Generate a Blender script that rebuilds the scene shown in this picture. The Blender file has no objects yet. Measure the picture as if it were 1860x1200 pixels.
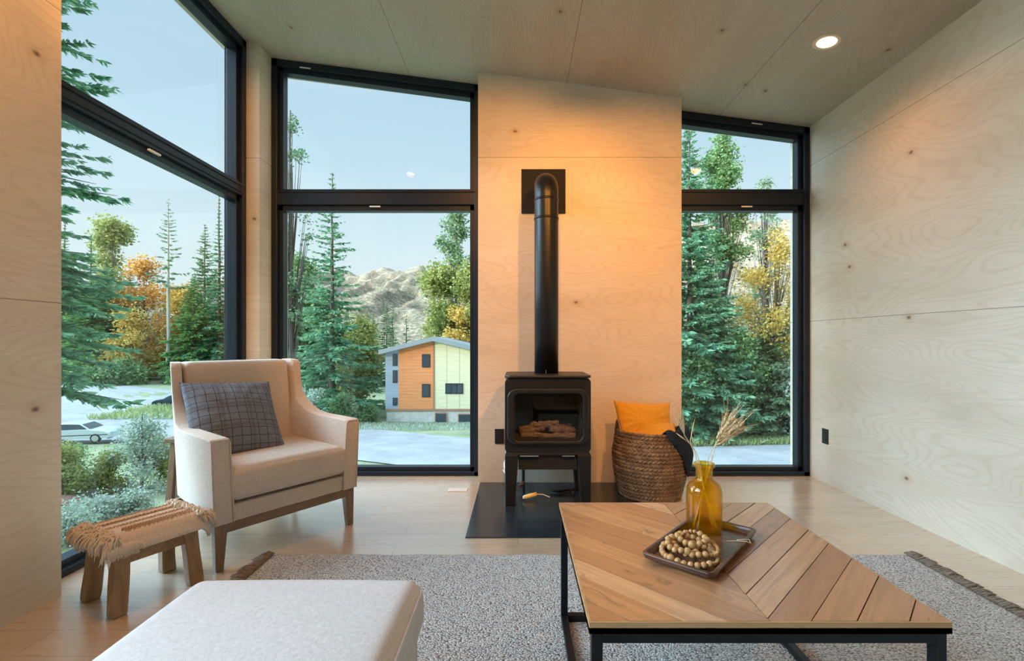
import bpy, bmesh, math, random
import numpy as np
from mathutils import Vector, Matrix, Euler

# ------------------------------------------------------------------ camera, sky, lights, exposure
sc = bpy.context.scene
COL = sc.collection
F = 860.0; CX = 941.0; CY = 620.0; H = 1.06      # focal length in px, vanishing point, eye height
cam_d = bpy.data.cameras.new('camera'); cam = bpy.data.objects.new('camera', cam_d); COL.objects.link(cam)
cam.location = (0, 0, H); cam.rotation_euler = (math.pi/2, 0, 0)
cam_d.sensor_width = 36.0; cam_d.lens = 36.0*F/1860
cam_d.shift_x = -(CX-930)/1860; cam_d.shift_y = (CY-600)/1860
cam_d.clip_start = 0.02; cam_d.clip_end = 5000
sc.camera = cam
vs = sc.view_settings
vs.view_transform = 'Standard'; vs.look = 'None'; vs.gamma = 1; vs.use_curve_mapping = False
vs.exposure = 0.18
sc.cycles.max_bounces = 8; sc.cycles.diffuse_bounces = 5; sc.cycles.glossy_bounces = 4
sc.cycles.transmission_bounces = 8; sc.cycles.transparent_max_bounces = 24
sc.cycles.use_denoising = True
sc.cycles.sample_clamp_indirect = 4.0

def lin(r, g, b):
    f = lambda c: (c/255/12.92) if c/255 <= .04045 else ((c/255+.055)/1.055)**2.4
    return (f(r), f(g), f(b), 1)

world = bpy.data.worlds.new('sky'); sc.world = world; world.use_nodes = True
wt = world.node_tree; wn = wt.nodes; wl = wt.links
wn.clear()
tc = wn.new('ShaderNodeTexCoord'); sep = wn.new('ShaderNodeSeparateXYZ'); wl.new(tc.outputs['Generated'], sep.inputs[0])
ramp = wn.new('ShaderNodeValToRGB'); wl.new(sep.outputs['Z'], ramp.inputs[0])
cr = ramp.color_ramp
cr.elements[0].position = 0.0; cr.elements[0].color = (0.76, 0.83, 0.84, 1)
cr.elements[1].position = 1.0; cr.elements[1].color = (1.7, 2.3, 2.9, 1)
for p, c in ((.17, (.70, .82, .88, 1)), (.34, (.55, .72, .84, 1)), (.58, (.42, .61, .78, 1)), (.72, (1.3, 1.8, 2.3, 1))):
    e = cr.elements.new(p); e.color = c
# bright sky lobe out of view to the left, added as fill for the room
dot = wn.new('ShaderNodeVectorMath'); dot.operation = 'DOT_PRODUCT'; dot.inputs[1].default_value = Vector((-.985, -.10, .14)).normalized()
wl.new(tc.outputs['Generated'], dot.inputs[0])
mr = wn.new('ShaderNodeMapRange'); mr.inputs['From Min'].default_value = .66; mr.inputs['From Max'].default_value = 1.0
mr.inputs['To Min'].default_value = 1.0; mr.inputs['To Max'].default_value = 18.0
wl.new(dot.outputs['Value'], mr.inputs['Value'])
cl = wn.new('ShaderNodeTexNoise'); cl.inputs['Scale'].default_value = 2.2; cl.inputs['Detail'].default_value = 4
mpw = wn.new('ShaderNodeMapping'); mpw.inputs['Scale'].default_value = (1, 1, 4)
wl.new(tc.outputs['Generated'], mpw.inputs[0]); wl.new(mpw.outputs[0], cl.inputs['Vector'])
clr = wn.new('ShaderNodeMapRange'); clr.inputs['From Min'].default_value = .5; clr.inputs['From Max'].default_value = .8
clr.inputs['To Max'].default_value = .35; wl.new(cl.outputs[0], clr.inputs['Value'])
mixc = wn.new('ShaderNodeMix'); mixc.data_type = 'RGBA'; mixc.inputs[7].default_value = (.88, .93, .95, 1)
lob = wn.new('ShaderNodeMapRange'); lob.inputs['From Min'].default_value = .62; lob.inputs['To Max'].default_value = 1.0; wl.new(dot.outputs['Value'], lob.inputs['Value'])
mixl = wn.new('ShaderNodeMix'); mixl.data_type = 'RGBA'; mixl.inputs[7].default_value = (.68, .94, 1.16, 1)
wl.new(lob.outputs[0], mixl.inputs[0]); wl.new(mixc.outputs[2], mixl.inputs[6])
wl.new(clr.outputs[0], mixc.inputs[0]); wl.new(ramp.outputs[0], mixc.inputs[6])
bg = wn.new('ShaderNodeBackground'); wo = wn.new('ShaderNodeOutputWorld')
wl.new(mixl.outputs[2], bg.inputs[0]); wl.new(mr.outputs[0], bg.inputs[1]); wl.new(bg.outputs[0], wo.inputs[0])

sun_d = bpy.data.lights.new('evening_sun', 'SUN'); sun_d.energy = 4.5; sun_d.color = (1, .82, .58); sun_d.angle = math.radians(2)
sun = bpy.data.objects.new('evening_sun', sun_d); COL.objects.link(sun)
sun.rotation_euler = Vector((.62, .74, -.27)).to_track_quat('-Z', 'Y').to_euler()   # travels away from the camera, to the right

def ceil_z(x): return 3.045 - .1285*x

DOWNLIGHTS = [(1.807, 2.771), (1.0, 1.0), (0.0, 1.0), (-.95, .9), (0.5, -.6), (-1.38, 1.5), (1.75, -1.0), (-.3, -1.2)]
DL_POWER = [40, 270, 260, 190, 6, 80, 5, 5]
DL_COLOR = (1.0, .40, .075)

# ------------------------------------------------------------------ helpers
def tag(o, label=None, cat=None, group=None, kind=None):
    if label: o['label'] = label
    if cat: o['category'] = cat
    if group: o['group'] = group
    if kind: o['kind'] = kind
    return o
def empty(name, loc, rz=0, label=None, cat=None, group=None):
    o = bpy.data.objects.new(name, None); COL.objects.link(o)
    o.location = loc; o.rotation_euler = (0, 0, rz); o.empty_display_size = .1
    return tag(o, label, cat, group)
def link_mesh(name, me, mat, parent=None, loc=None, rot=None, smooth=False, bevel=0, seg=2):
    o = bpy.data.objects.new(name, me); COL.objects.link(o)
    mats = mat if isinstance(mat, (list, tuple)) else [mat]
    for m in mats: me.materials.append(m)
    if parent is not None: o.parent = parent
    if loc is not None: o.location = loc
    if rot is not None: o.rotation_euler = rot
    if smooth:
        me.polygons.foreach_set('use_smooth', [True]*len(me.polygons))
    if bevel:
        b = o.modifiers.new('bevel', 'BEVEL'); b.width = bevel; b.segments = seg; b.limit_method = 'ANGLE'; b.angle_limit = math.radians(35)
    return o
class MB:
    def __init__(s): s.v = []; s.f = []
    def add(s, vs, fs):
        n = len(s.v); s.v.extend([tuple(v) for v in vs]); s.f.extend([tuple(i+n for i in f) for f in fs]); return s
    def box(s, lo, hi):
        x0, y0, z0 = lo; x1, y1, z1 = hi
        return s.add([(x0,y0,z0),(x1,y0,z0),(x1,y1,z0),(x0,y1,z0),(x0,y0,z1),(x1,y0,z1),(x1,y1,z1),(x0,y1,z1)],
                     [(0,3,2,1),(4,5,6,7),(0,1,5,4),(1,2,6,5),(2,3,7,6),(3,0,4,7)])
    def hexa(s, p):   # 8 points, bottom 4 then top 4
        return s.add(p, [(0,3,2,1),(4,5,6,7),(0,1,5,4),(1,2,6,5),(2,3,7,6),(3,0,4,7)])
    def tube(s, pts, rad, n=8, cap=True, closed=False, flat=1.0):
        pts = [Vector(p) for p in pts]; m = len(pts)
        if not isinstance(rad, (list, tuple)): rad = [rad]*m
        base = len(s.v); prev = None
        for i, p in enumerate(pts):
            a = pts[(i-1) % m] if (closed or i > 0) else pts[i]
            b = pts[(i+1) % m] if (closed or i < m-1) else pts[i]
            t = (b-a).normalized()
            if prev is None:
                up = Vector((0,0,1)) if abs(t.z) < .9 else Vector((1,0,0))
                u = t.cross(up).normalized()
            else:
                u = (prev - t*prev.dot(t)).normalized()
            prev = u; w = t.cross(u)
            for k in range(n):
                a_ = 2*math.pi*k/n
                s.v.append(tuple(p + (u*math.cos(a_) + w*math.sin(a_)*flat)*rad[i]))
        for i in range(m if closed else m-1):
            j = (i+1) % m
            for k in range(n):
                k2 = (k+1) % n
                s.f.append((base+i*n+k, base+i*n+k2, base+j*n+k2, base+j*n+k))
        if cap and not closed:
            s.f.append(tuple(base+k for k in range(n))[::-1]); s.f.append(tuple(base+(m-1)*n+k for k in range(n)))
        return s
    def lathe(s, prof, n=32, c=(0,0), cap0=True, cap1=True):
        base = len(s.v)
        for r, z in prof:
            for k in range(n):
                a = 2*math.pi*k/n; s.v.append((c[0]+r*math.cos(a), c[1]+r*math.sin(a), z))
        for i in range(len(prof)-1):
            for k in range(n):
                k2 = (k+1) % n
                s.f.append((base+i*n+k, base+i*n+k2, base+(i+1)*n+k2, base+(i+1)*n+k))
        if cap0: s.f.append(tuple(base+k for k in range(n))[::-1])
        if cap1: s.f.append(tuple(base+(len(prof)-1)*n+k for k in range(n)))
        return s
    def prism(s, poly, axis, a, b):   # polygon in the two other axes, extruded along axis from a to b
        n = len(poly)
        def P(q, t):
            return {'x': (t, q[0], q[1]), 'y': (q[0], t, q[1]), 'z': (q[0], q[1], t)}[axis]
        return s.add([P(q, a) for q in poly]+[P(q, b) for q in poly],
                     [tuple(range(n))[::-1], tuple(range(n, 2*n))]+[(i, (i+1) % n, n+(i+1) % n, n+i) for i in range(n)])
    def mesh(s, name):
        me = bpy.data.meshes.new(name); me.from_pydata(s.v, [], s.f); me.update()
        bm = bmesh.new(); bm.from_mesh(me); bmesh.ops.recalc_face_normals(bm, faces=bm.faces); bm.to_mesh(me); bm.free()
        return me
    def build(s, name, mat, parent=None, **k):
        return link_mesh(name, s.mesh(name), mat, parent, **k)
def np_mesh(name, V, Q):
    """verts (n,3) and faces (m,k) arrays -> mesh"""
    me = bpy.data.meshes.new(name)
    V = np.asarray(V, dtype=np.float32); Q = np.asarray(Q, dtype=np.int32)
    m, k = Q.shape
    me.vertices.add(len(V)); me.vertices.foreach_set('co', V.ravel())
    me.loops.add(m*k); me.loops.foreach_set('vertex_index', Q.ravel())
    me.polygons.add(m); me.polygons.foreach_set('loop_start', np.arange(m, dtype=np.int32)*k)
    me.update(calc_edges=True); me.validate()
    return me
def rounded_mesh(name, hx, hy, hz, r, n=22, crown=0.0, crown_side=0.0, fn=None):
    bm = bmesh.new(); bmesh.ops.create_cube(bm, size=2)
    bmesh.ops.subdivide_edges(bm, edges=bm.edges[:], cuts=n, use_grid_fill=True)
    half = Vector((hx, hy, hz))
    for v in bm.verts:
        p = Vector([math.copysign(abs(c)**.62, c) for c in v.co])
        q = Vector([max(-(half[i]-r), min(half[i]-r, p[i]*half[i])) for i in range(3)])
        d = Vector([p[i]*half[i] for i in range(3)]) - q
        out = q + (d.normalized()*r if d.length > 1e-9 else d)
        cx = max(0, 1-p.x**2); cy = max(0, 1-p.y**2); cz = max(0, 1-p.z**2)
        if crown and p.z > 0: out.z += crown*(cx*cy)**.6*p.z
        if crown_side:
            out.x += math.copysign(crown_side*cz, p.x)*(abs(p.x) > .8); out.y += math.copysign(crown_side*cz, p.y)*(abs(p.y) > .8)
        if fn: out = fn(out, p)
        v.co = out
    me = bpy.data.meshes.new(name); bm.to_mesh(me); bm.free()
    return me
def pillow_mesh(name, w, h, t, pinch=.07, seed=0, n=40):
    rng = random.Random(seed); ph = [rng.uniform(0, 6) for _ in range(6)]
    vs = []; fs = []
    for side in (1, -1):
        for j in range(n+1):
            for i in range(n+1):
                u = -1+2*i/n; v = -1+2*j/n
                x = w/2*u*(1-pinch*(1-v*v)); y = h/2*v*(1-pinch*(1-u*u))
                th = t/2*max(0, (1-abs(u)**2.4))**.55*max(0, (1-abs(v)**2.4))**.55
                wr = .006*math.sin(5*u+3*v+ph[0])*math.sin(4*v-2*u+ph[1])*(1-u*u)*(1-v*v)
                # gathers at the corners
                rr = max(abs(u), abs(v)); g = .004*math.sin(14*math.atan2(v, u)+ph[2])*rr*rr*(1-rr)*4
                vs.append((x, y, side*(th+wr+g) if rr < 1 else 0))
    N = (n+1)**2
    for s in range(2):
        for j in range(n):
            for i in range(n):
                a = s*N+j*(n+1)+i; q = (a, a+1, a+n+2, a+n+1)
                fs.append(q if s == 0 else q[::-1])
    me = bpy.data.meshes.new(name); me.from_pydata(vs, [], fs)
    bm = bmesh.new(); bm.from_mesh(me); bmesh.ops.remove_doubles(bm, verts=bm.verts, dist=1e-5); bm.to_mesh(me); bm.free()
    return me

# ------------------------------------------------------------------ materials
class Mat:
    def __init__(s, name, base=(.8,.8,.8,1), rough=.5, metal=0, spec=.5, **k):
        s.m = bpy.data.materials.new(name); s.m.use_nodes = True
        s.t = s.m.node_tree; s.n = s.t.nodes; s.l = s.t.links
        s.b = s.n['Principled BSDF']
        s.b.inputs['Base Color'].default_value = base; s.b.inputs['Roughness'].default_value = rough
        s.b.inputs['Metallic'].default_value = metal; s.b.inputs['Specular IOR Level'].default_value = spec
        for kk, v in k.items(): s.b.inputs[kk.replace('_', ' ')].default_value = v
    def node(s, t, ins=None, **attrs):
        n = s.n.new(t)
        for k, v in attrs.items(): setattr(n, k, v)
        for k, v in (ins or {}).items():
            if hasattr(v, 'is_output') or isinstance(v, bpy.types.NodeSocket): s.l.new(v, n.inputs[k])
            else: n.inputs[k].default_value = v
        return n
    def coord(s, scale=(1,1,1), rot=(0,0,0), loc=(0,0,0), which='Object'):
        c = s.node('ShaderNodeTexCoord')
        return s.node('ShaderNodeMapping', {'Vector': c.outputs[which], 'Scale': scale, 'Rotation': rot, 'Location': loc}).outputs[0]
    def noise(s, vec, scale=5, detail=4, rough=.5, dist=0):
        return s.node('ShaderNodeTexNoise', {'Vector': vec, 'Scale': scale, 'Detail': detail, 'Roughness': rough, 'Distortion': dist}).outputs[0]
    def ramp(s, fac, stops):
        r = s.node('ShaderNodeValToRGB', {'Fac': fac}); e = r.color_ramp.elements
        e[0].position, e[0].color = stops[0][0], stops[0][1]; e[1].position, e[1].color = stops[-1][0], stops[-1][1]
        for p, c in stops[1:-1]: x = e.new(p); x.color = c
        return r.outputs[0]
    def mix(s, fac, a, b, mode='MIX'):
        n = s.node('ShaderNodeMix', data_type='RGBA', blend_type=mode)
        for i, v in ((0, fac), (6, a), (7, b)):
            if isinstance(v, bpy.types.NodeSocket): s.l.new(v, n.inputs[i])
            else: n.inputs[i].default_value = v
        return n.outputs[2]
    def math(s, op, a, b=0.0, c=None):
        n = s.node('ShaderNodeMath', operation=op)
        for i, v in enumerate((a, b) if c is None else (a, b, c)):
            if isinstance(v, bpy.types.NodeSocket): s.l.new(v, n.inputs[i])
            else: n.inputs[i].default_value = v
        return n.outputs[0]
    def maprange(s, v, a, b, c=0.0, d=1.0):
        return s.node('ShaderNodeMapRange', {'Value': v, 'From Min': a, 'From Max': b, 'To Min': c, 'To Max': d}).outputs[0]
    def color(s, v): s.l.new(v, s.b.inputs['Base Color'])
    def rough(s, v): s.l.new(v, s.b.inputs['Roughness'])
    def bump(s, h, strength=.3, dist=.01):
        n = s.node('ShaderNodeBump', {'Height': h, 'Strength': strength, 'Distance': dist}); s.l.new(n.outputs[0], s.b.inputs['Normal'])
g4 = lambda v: (v, v, v, 1)

def ply_mat(name, along, up, tone=1.0, seams=(), seam_axis='Z', rough=.42, seam_w=.0025):
    """birch plywood; along = grain axis ('X'/'Y'), up = the other axis in the sheet"""
    M = Mat(name, rough=rough)
    c = M.node('ShaderNodeTexCoord').outputs['Object']
    sx = M.node('ShaderNodeSeparateXYZ', {'Vector': c})
    a = sx.outputs[along]; b = sx.outputs[up]
    v = M.node('ShaderNodeCombineXYZ', {'X': M.math('MULTIPLY', a, .55), 'Y': M.math('MULTIPLY', b, 2.2), 'Z': 0.37}).outputs[0]
    big = M.noise(v, 1.3, 3, .5, .6)
    # contour lines of a stretched noise give the cathedral figure of rotary-cut birch
    n2 = M.noise(v, 1.1, 2, .45, .3)
    lines = M.math('SINE', M.math('MULTIPLY', n2, 270.0))
    v3 = M.node('ShaderNodeCombineXYZ', {'X': M.math('MULTIPLY', a, 4.0), 'Y': M.math('MULTIPLY', b, 60.0), 'Z': 0}).outputs[0]
    fine = M.noise(v3, 2.0, 3, .6)
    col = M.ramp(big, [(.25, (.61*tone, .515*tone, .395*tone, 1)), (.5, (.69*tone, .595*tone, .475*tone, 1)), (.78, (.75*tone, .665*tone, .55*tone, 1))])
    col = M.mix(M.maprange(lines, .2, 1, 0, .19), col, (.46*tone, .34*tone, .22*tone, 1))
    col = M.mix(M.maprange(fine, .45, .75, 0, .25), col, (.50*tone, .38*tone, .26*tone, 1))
    # sparse knots
    kv = M.node('ShaderNodeCombineXYZ', {'X': M.math('MULTIPLY', a, 2.1), 'Y': M.math('MULTIPLY', b, 3.1), 'Z': 0}).outputs[0]
    vo = M.node('ShaderNodeTexVoronoi', {'Vector': kv, 'Scale': 1.0, 'Randomness': 1.0}, voronoi_dimensions='2D')
    pick = M.math('GREATER_THAN', M.node('ShaderNodeSeparateColor', {'Color': vo.outputs['Color']}).outputs[0], .82)
    kn = M.math('MULTIPLY', M.maprange(vo.outputs['Distance'], .045, .010, 0, 1), pick)
    kn2 = M.math('MULTIPLY', M.maprange(vo.outputs['Distance'], .13, .03, 0, .35), pick)
    col = M.mix(kn2, col, (.45*tone, .27*tone, .13*tone, 1))
    col = M.mix(kn, col, (.16, .09, .045, 1))
    s_ = sx.outputs[seam_axis]
    for i, z in enumerate(seams):
        d = M.math('ABSOLUTE', M.math('SUBTRACT', s_, z))
        col = M.mix(M.maprange(d, seam_w, seam_w*.4, 0, .75), col, (.12, .08, .05, 1))
    M.color(col)
    M.rough(M.maprange(fine, .2, .8, rough-.06, rough+.08))
    M.bump(fine, .04, .002)
    return M.m

m_ply_side = ply_mat('birch_ply_side', 'Y', 'Z', 1.0, (1.22, 2.44))
m_ply_back = ply_mat('birch_ply_back', 'X', 'Z', 1.0, (2.44,))
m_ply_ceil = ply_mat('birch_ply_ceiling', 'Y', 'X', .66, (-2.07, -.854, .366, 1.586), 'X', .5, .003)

# oak floor: long planks running along X
M = Mat('oak_floor', rough=.3)
v = M.coord()
br = M.node('ShaderNodeTexBrick', {'Vector': v, 'Color1': g4(0.2), 'Color2': g4(.8), 'Mortar': g4(0), 'Scale': 1.0, 'Mortar Size': .0012,
            'Mortar Smooth': .2, 'Brick Width': 1.7, 'Row Height': .145}, offset=.37, offset_frequency=2)
rnd = M.node('ShaderNodeSeparateColor', {'Color': br.outputs['Color']}).outputs[0]
gv = M.node('ShaderNodeVectorMath', {0: v, 1: (2.2, 34, 1)}, operation='MULTIPLY').outputs[0]
off = M.node('ShaderNodeCombineXYZ', {'X': M.math('MULTIPLY', rnd, 19.0), 'Y': M.math('MULTIPLY', rnd, 7.0)}).outputs[0]
gv2 = M.node('ShaderNodeVectorMath', {0: gv, 1: off}, operation='ADD').outputs[0]
gr = M.noise(gv2, 1.0, 5, .6, .4)
col = M.ramp(rnd, [(.0, (.55, .415, .285, 1)), (.5, (.61, .475, .34, 1)), (1, (.67, .535, .40, 1))])
col = M.mix(M.maprange(gr, .42, .72, 0, .4), col, (.42, .27, .16, 1))
col = M.mix(M.math('MULTIPLY', br.outputs['Fac'], .7), col, (.16, .10, .06, 1))
M.color(col); M.rough(M.maprange(gr, .3, .7, .24, .36))
M.bump(M.math('SUBTRACT', 1.0, br.outputs['Fac']), .25, .002)
M.b.inputs['Coat Weight'].default_value = 1.0; M.b.inputs['Coat Roughness'].default_value = .22; M.b.inputs['Coat IOR'].default_value = 2.3
m_floor = M.m

def simple(name, c, rough=.5, metal=0, noise=0, nscale=30, bump=0, spec=.5, **k):
    M = Mat(name, c if len(c) == 4 else (*c, 1), rough, metal, spec, **k)
    if noise or bump:
        n = M.noise(M.coord(), nscale, 4, .6)
        if noise:
            a = tuple(x*(1-noise) for x in c[:3])+(1,); b = tuple(min(1, x*(1+noise)) for x in c[:3])+(1,)
            M.color(M.ramp(n, [(.3, a), (.7, b)]))
        if bump: M.bump(n, bump, .004)
    return M.m
m_frame = simple('black_window_frame', (.009, .016, .028), .38, 0, spec=.35)
m_iron = simple('black_cast_iron', (.014, .015, .016), .42, .3, .25, 90, .06)
m_iron_dark = simple('matt_black_interior', (.008, .008, .008), .8)
m_pipe = simple('black_stove_pipe', (.013, .014, .016), .36, .4)
m_plate = simple('black_plastic', (.012, .012, .014), .45)
m_slot = simple('outlet_slot', (.002, .002, .002), .6)
m_steel = simple('black_steel', (.016, .020, .026), .38, .6)
m_white = simple('white_metal', (.75, .75, .73), .4)
m_chrome = simple('bare_metal', (.6, .6, .58), .25, 1)
m_slate = simple('black_hearth_plate', (.016, .026, .036), .26, 0, .4, 8, .03, spec=1.0)
m_cement = simple('wall_board', (.7, .68, .64), .7)

# window glass: thin architectural pane
M = Mat('window_glass')
M.n.remove(M.b)
tr = M.node('ShaderNodeBsdfTransparent', {'Color': (.90, .965, .96, 1)})
gl = M.node('ShaderNodeBsdfGlossy', {'Color': (1, 1, 1, 1), 'Roughness': .0})
def schlick(M, f0=.04, k=.96):
    g = M.node('ShaderNodeNewGeometry'); d = M.node('ShaderNodeVectorMath', {0: g.outputs['Incoming'], 1: g.outputs['Normal']}, operation='DOT_PRODUCT')
    c = M.math('ABSOLUTE', d.outputs['Value']); return M.math('ADD', f0, M.math('MULTIPLY', k, M.math('POWER', M.math('SUBTRACT', 1.0, c), 5.0)))
mx = M.node('ShaderNodeMixShader', {0: schlick(M, .035, .9), 1: tr.outputs[0], 2: gl.outputs[0]})
M.l.new(mx.outputs[0], M.n['Material Output'].inputs[0])
m_glass = M.m

def fabric(name, c1, c2, scale=900, bump=.35, rough=.9, big=.08):
    M = Mat(name, rough=rough, spec=.2)
    v = M.coord()
    n1 = M.noise(M.node('ShaderNodeVectorMath', {0: v, 1: (1, 1, 4)}, operation='MULTIPLY').outputs[0], scale*.16, 4, .75)
    n2 = M.noise(M.node('ShaderNodeVectorMath', {0: v, 1: (4, 1, 1)}, operation='MULTIPLY').outputs[0], scale*.16, 4, .75)
    f = M.math('MULTIPLY', M.math('ADD', n1, n2), .5)
    M.color(M.ramp(f, [(.38, c2), (.62, c1)]))
    M.bump(f, bump, .002)
    M.b.inputs['Sheen Weight'].default_value = .15
    return M.m
m_chair = fabric('oatmeal_linen', (.74, .64, .55, 1), (.50, .41, .34, 1), 700)
m_ott = fabric('pale_grey_linen', (.74, .72, .72, 1), (.56, .55, .56, 1), 600)

def wood(name, c1, c2, scale=(3, 3, 40), rough=.45, knots=False, bump=.1):
    M = Mat(name, rough=rough)
    v = M.coord(scale)
    n = M.noise(v, 1, 5, .6, .8)
    col = M.ramp(n, [(.3, c1), (.68, c2)])
    M.color(col); M.bump(n, bump, .003)
    return M.m
m_legwood = wood('walnut_stained_leg', (.16, .095, .055, 1), (.27, .17, .10, 1), (30, 30, 3))
m_railwood = wood('walnut_stained_rail', (.16, .095, .055, 1), (.27, .17, .10, 1), (3, 30, 30))
m_stoolwood = wood('rustic_elm', (.20, .105, .045, 1), (.42, .25, .12, 1), (22, 22, 3), .5, bump=.3)
m_stoolrail = wood('rustic_elm_rail', (.20, .105, .045, 1), (.42, .25, .12, 1), (22, 3, 22), .5, bump=.3)
m_tray = wood('dark_tray_wood', (.045, .018, .012, 1), (.14, .062, .04, 1), (20, 3, 20), .22)
m_bead = wood('bead_wood', (.50, .25, .09, 1), (.70, .40, .17, 1), (60, 60, 60), .45)

# ------------------------------------------------------------------ room shell
XL, XR, YB = -1.91, 2.30, 3.73
def shell_prism(name, poly, mat, z0=-.12, dz=.02, kind='structure'):
    """vertical wall standing on a plan polygon, its top following the sloping ceiling"""
    n = len(poly); b = MB()
    b.add([(x, y, z0) for x, y in poly]+[(x, y, ceil_z(x)+dz) for x, y in poly],
          [tuple(range(n))[::-1], tuple(range(n, 2*n))]+[(i, (i+1) % n, n+(i+1) % n, n+i) for i in range(n)])
    return tag(b.build(name, mat), kind=kind)
rect = lambda x0, y0, x1, y1: [(x0, y0), (x1, y0), (x1, y1), (x0, y1)]
fl = MB().box((-2.26, -4.6, -.25), (2.55, 4.0, 0.0)).build('floor', m_floor); tag(fl, kind='structure')
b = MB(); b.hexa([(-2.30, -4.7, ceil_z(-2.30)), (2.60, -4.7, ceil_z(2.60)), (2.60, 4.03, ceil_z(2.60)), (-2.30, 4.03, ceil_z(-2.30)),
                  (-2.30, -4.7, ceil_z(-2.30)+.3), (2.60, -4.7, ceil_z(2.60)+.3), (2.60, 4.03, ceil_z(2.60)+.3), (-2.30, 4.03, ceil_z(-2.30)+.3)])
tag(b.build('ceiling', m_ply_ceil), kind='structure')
shell_prism('wall_right', rect(XR, -4.6, 2.55, 4.0), m_ply_side)
shell_prism('wall_left', rect(-2.25, 1.25, XL, 1.98), m_ply_side)
shell_prism('wall_left', rect(-2.25, -4.6, XL, -.985), m_ply_side)
shell_prism('wall_rear', rect(-2.25, -4.85, 2.55, -4.6), m_ply_back)
PX0, PX1, PY = -.30, 1.226, 3.55
shell_prism('wall_back', rect(PX0, PY, PX1, 4.0), m_ply_back)
# corner post between the left and the back window
shell_prism('wall_corner', rect(-2.182, 3.56, -1.945, 4.0), m_ply_back)

# ------------------------------------------------------------------ windows
def window_x(name, x0, x1, y, z_rail0, z_rail1, left_jamb, right_jamb, labels):
    """window in a wall parallel to X; room side towards -Y; its top follows the slope"""
    top0, top1 = ceil_z(x0), ceil_z(x1)
    o = empty(name, ((x0+x1)/2, y, 0)); o['kind'] = 'structure'
    L = lambda p: (p[0]-(x0+x1)/2, p[1]-y, p[2])
    def B(bm, lo, hi): bm.box(L(lo), L(hi))
    b = MB(); d = .14; jw = .045
    if left_jamb: B(b, (x0, y, 0), (x0+jw, y+d, top0-.002))
    if right_jamb: B(b, (x1-jw, y, 0), (x1, y+d, top1-.002))
    B(b, (x0, y, 0), (x1, y+d, .035))
    th = .055
    b.hexa([L(p) for p in [(x0, y, top0-th), (x1, y, top1-th), (x1, y+d, top1-th), (x0, y+d, top0-th),
                            (x0, y, top0-.001), (x1, y, top1-.001), (x1, y+d, top1-.001), (x0, y+d, top0-.001)]])
    b.build('frame', m_frame, o, bevel=.003)
    # transom with a thick flat face and a slim nosing beneath
    b = MB(); B(b, (x0+.04, y+.004, z_rail0+.055), (x1-.04, y+d-.01, z_rail1))
    B(b, (x0+.04, y-.004, z_rail1-.028), (x1-.04, y+.02, z_rail1-.018))
    b.build('transom', m_frame, o, bevel=.004)
    # sashes
    def sash(za, zb0, zb1, wj=.036):
        s = MB(); ya, yb = y+.028, y+.10
        xa = x0+(jw if left_jamb else 0); xb = x1-(jw if right_jamb else 0)
        B(s, (xa, ya, za), (xb, yb, za+.036))
        if left_jamb: s.hexa([L(p) for p in [(xa, ya, za), (xa+wj, ya, za), (xa+wj, yb, za), (xa, yb, za), (xa, ya, zb0), (xa+wj, ya, zb0), (xa+wj, yb, zb0), (xa, yb, zb0)]])
        if right_jamb: s.hexa([L(p) for p in [(xb-wj, ya, za), (xb, ya, za), (xb, yb, za), (xb-wj, yb, za), (xb-wj, ya, zb1), (xb, ya, zb1), (xb, yb, zb1), (xb-wj, yb, zb1)]])
        s.hexa([L(p) for p in [(xa, ya, zb0-.045), (xb, ya, zb1-.045), (xb, yb, zb1-.045), (xa, yb, zb0-.045), (xa, ya, zb0), (xb, ya, zb1), (xb, yb, zb1), (xa, yb, zb0)]])
        f = s.build('sash', m_frame, o, bevel=.002)
        g = MB(); yg = y+.062
        g.add([L((xa+.01, yg, za+.02)), L((xb-.01, yg, za+.02)), L((xb-.01, yg, zb1-.02)), L((xa+.01, yg, zb0-.02))], [(0, 1, 2, 3)])
        g.build('pane', m_glass, f)
    sash(.030, z_rail0+.058, z_rail0+.058)
    sash(z_rail1-.030, top0-th+.005, top1-th+.005)
    for (lx, lz) in labels:
        g = MB(); sl = -.1285 if lz > 2.4 else 0
        g.hexa([L(p) for p in [(lx, y-.0012, lz), (lx+.085, y-.0012, lz+sl*.085), (lx+.085, y+.003, lz+sl*.085), (lx, y+.003, lz),
                                (lx, y-.0012, lz+.010), (lx+.085, y-.0012, lz+.010+sl*.085), (lx+.085, y+.003, lz+.010+sl*.085), (lx, y+.003, lz+.010)]])
        q = g.build('sticker', m_white, o); q['label'] = 'small white maker sticker on the black frame'
    return o
window_x('window_2', -1.945, PX0, YB, 2.085, 2.262, True, True, [(-1.72, 3.215), (-1.17, 2.118)])
window_x('window_3', PX1, XR, YB, 2.085, 2.262, False, True, [(1.84, 2.775), (1.76, 2.118)])

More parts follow.
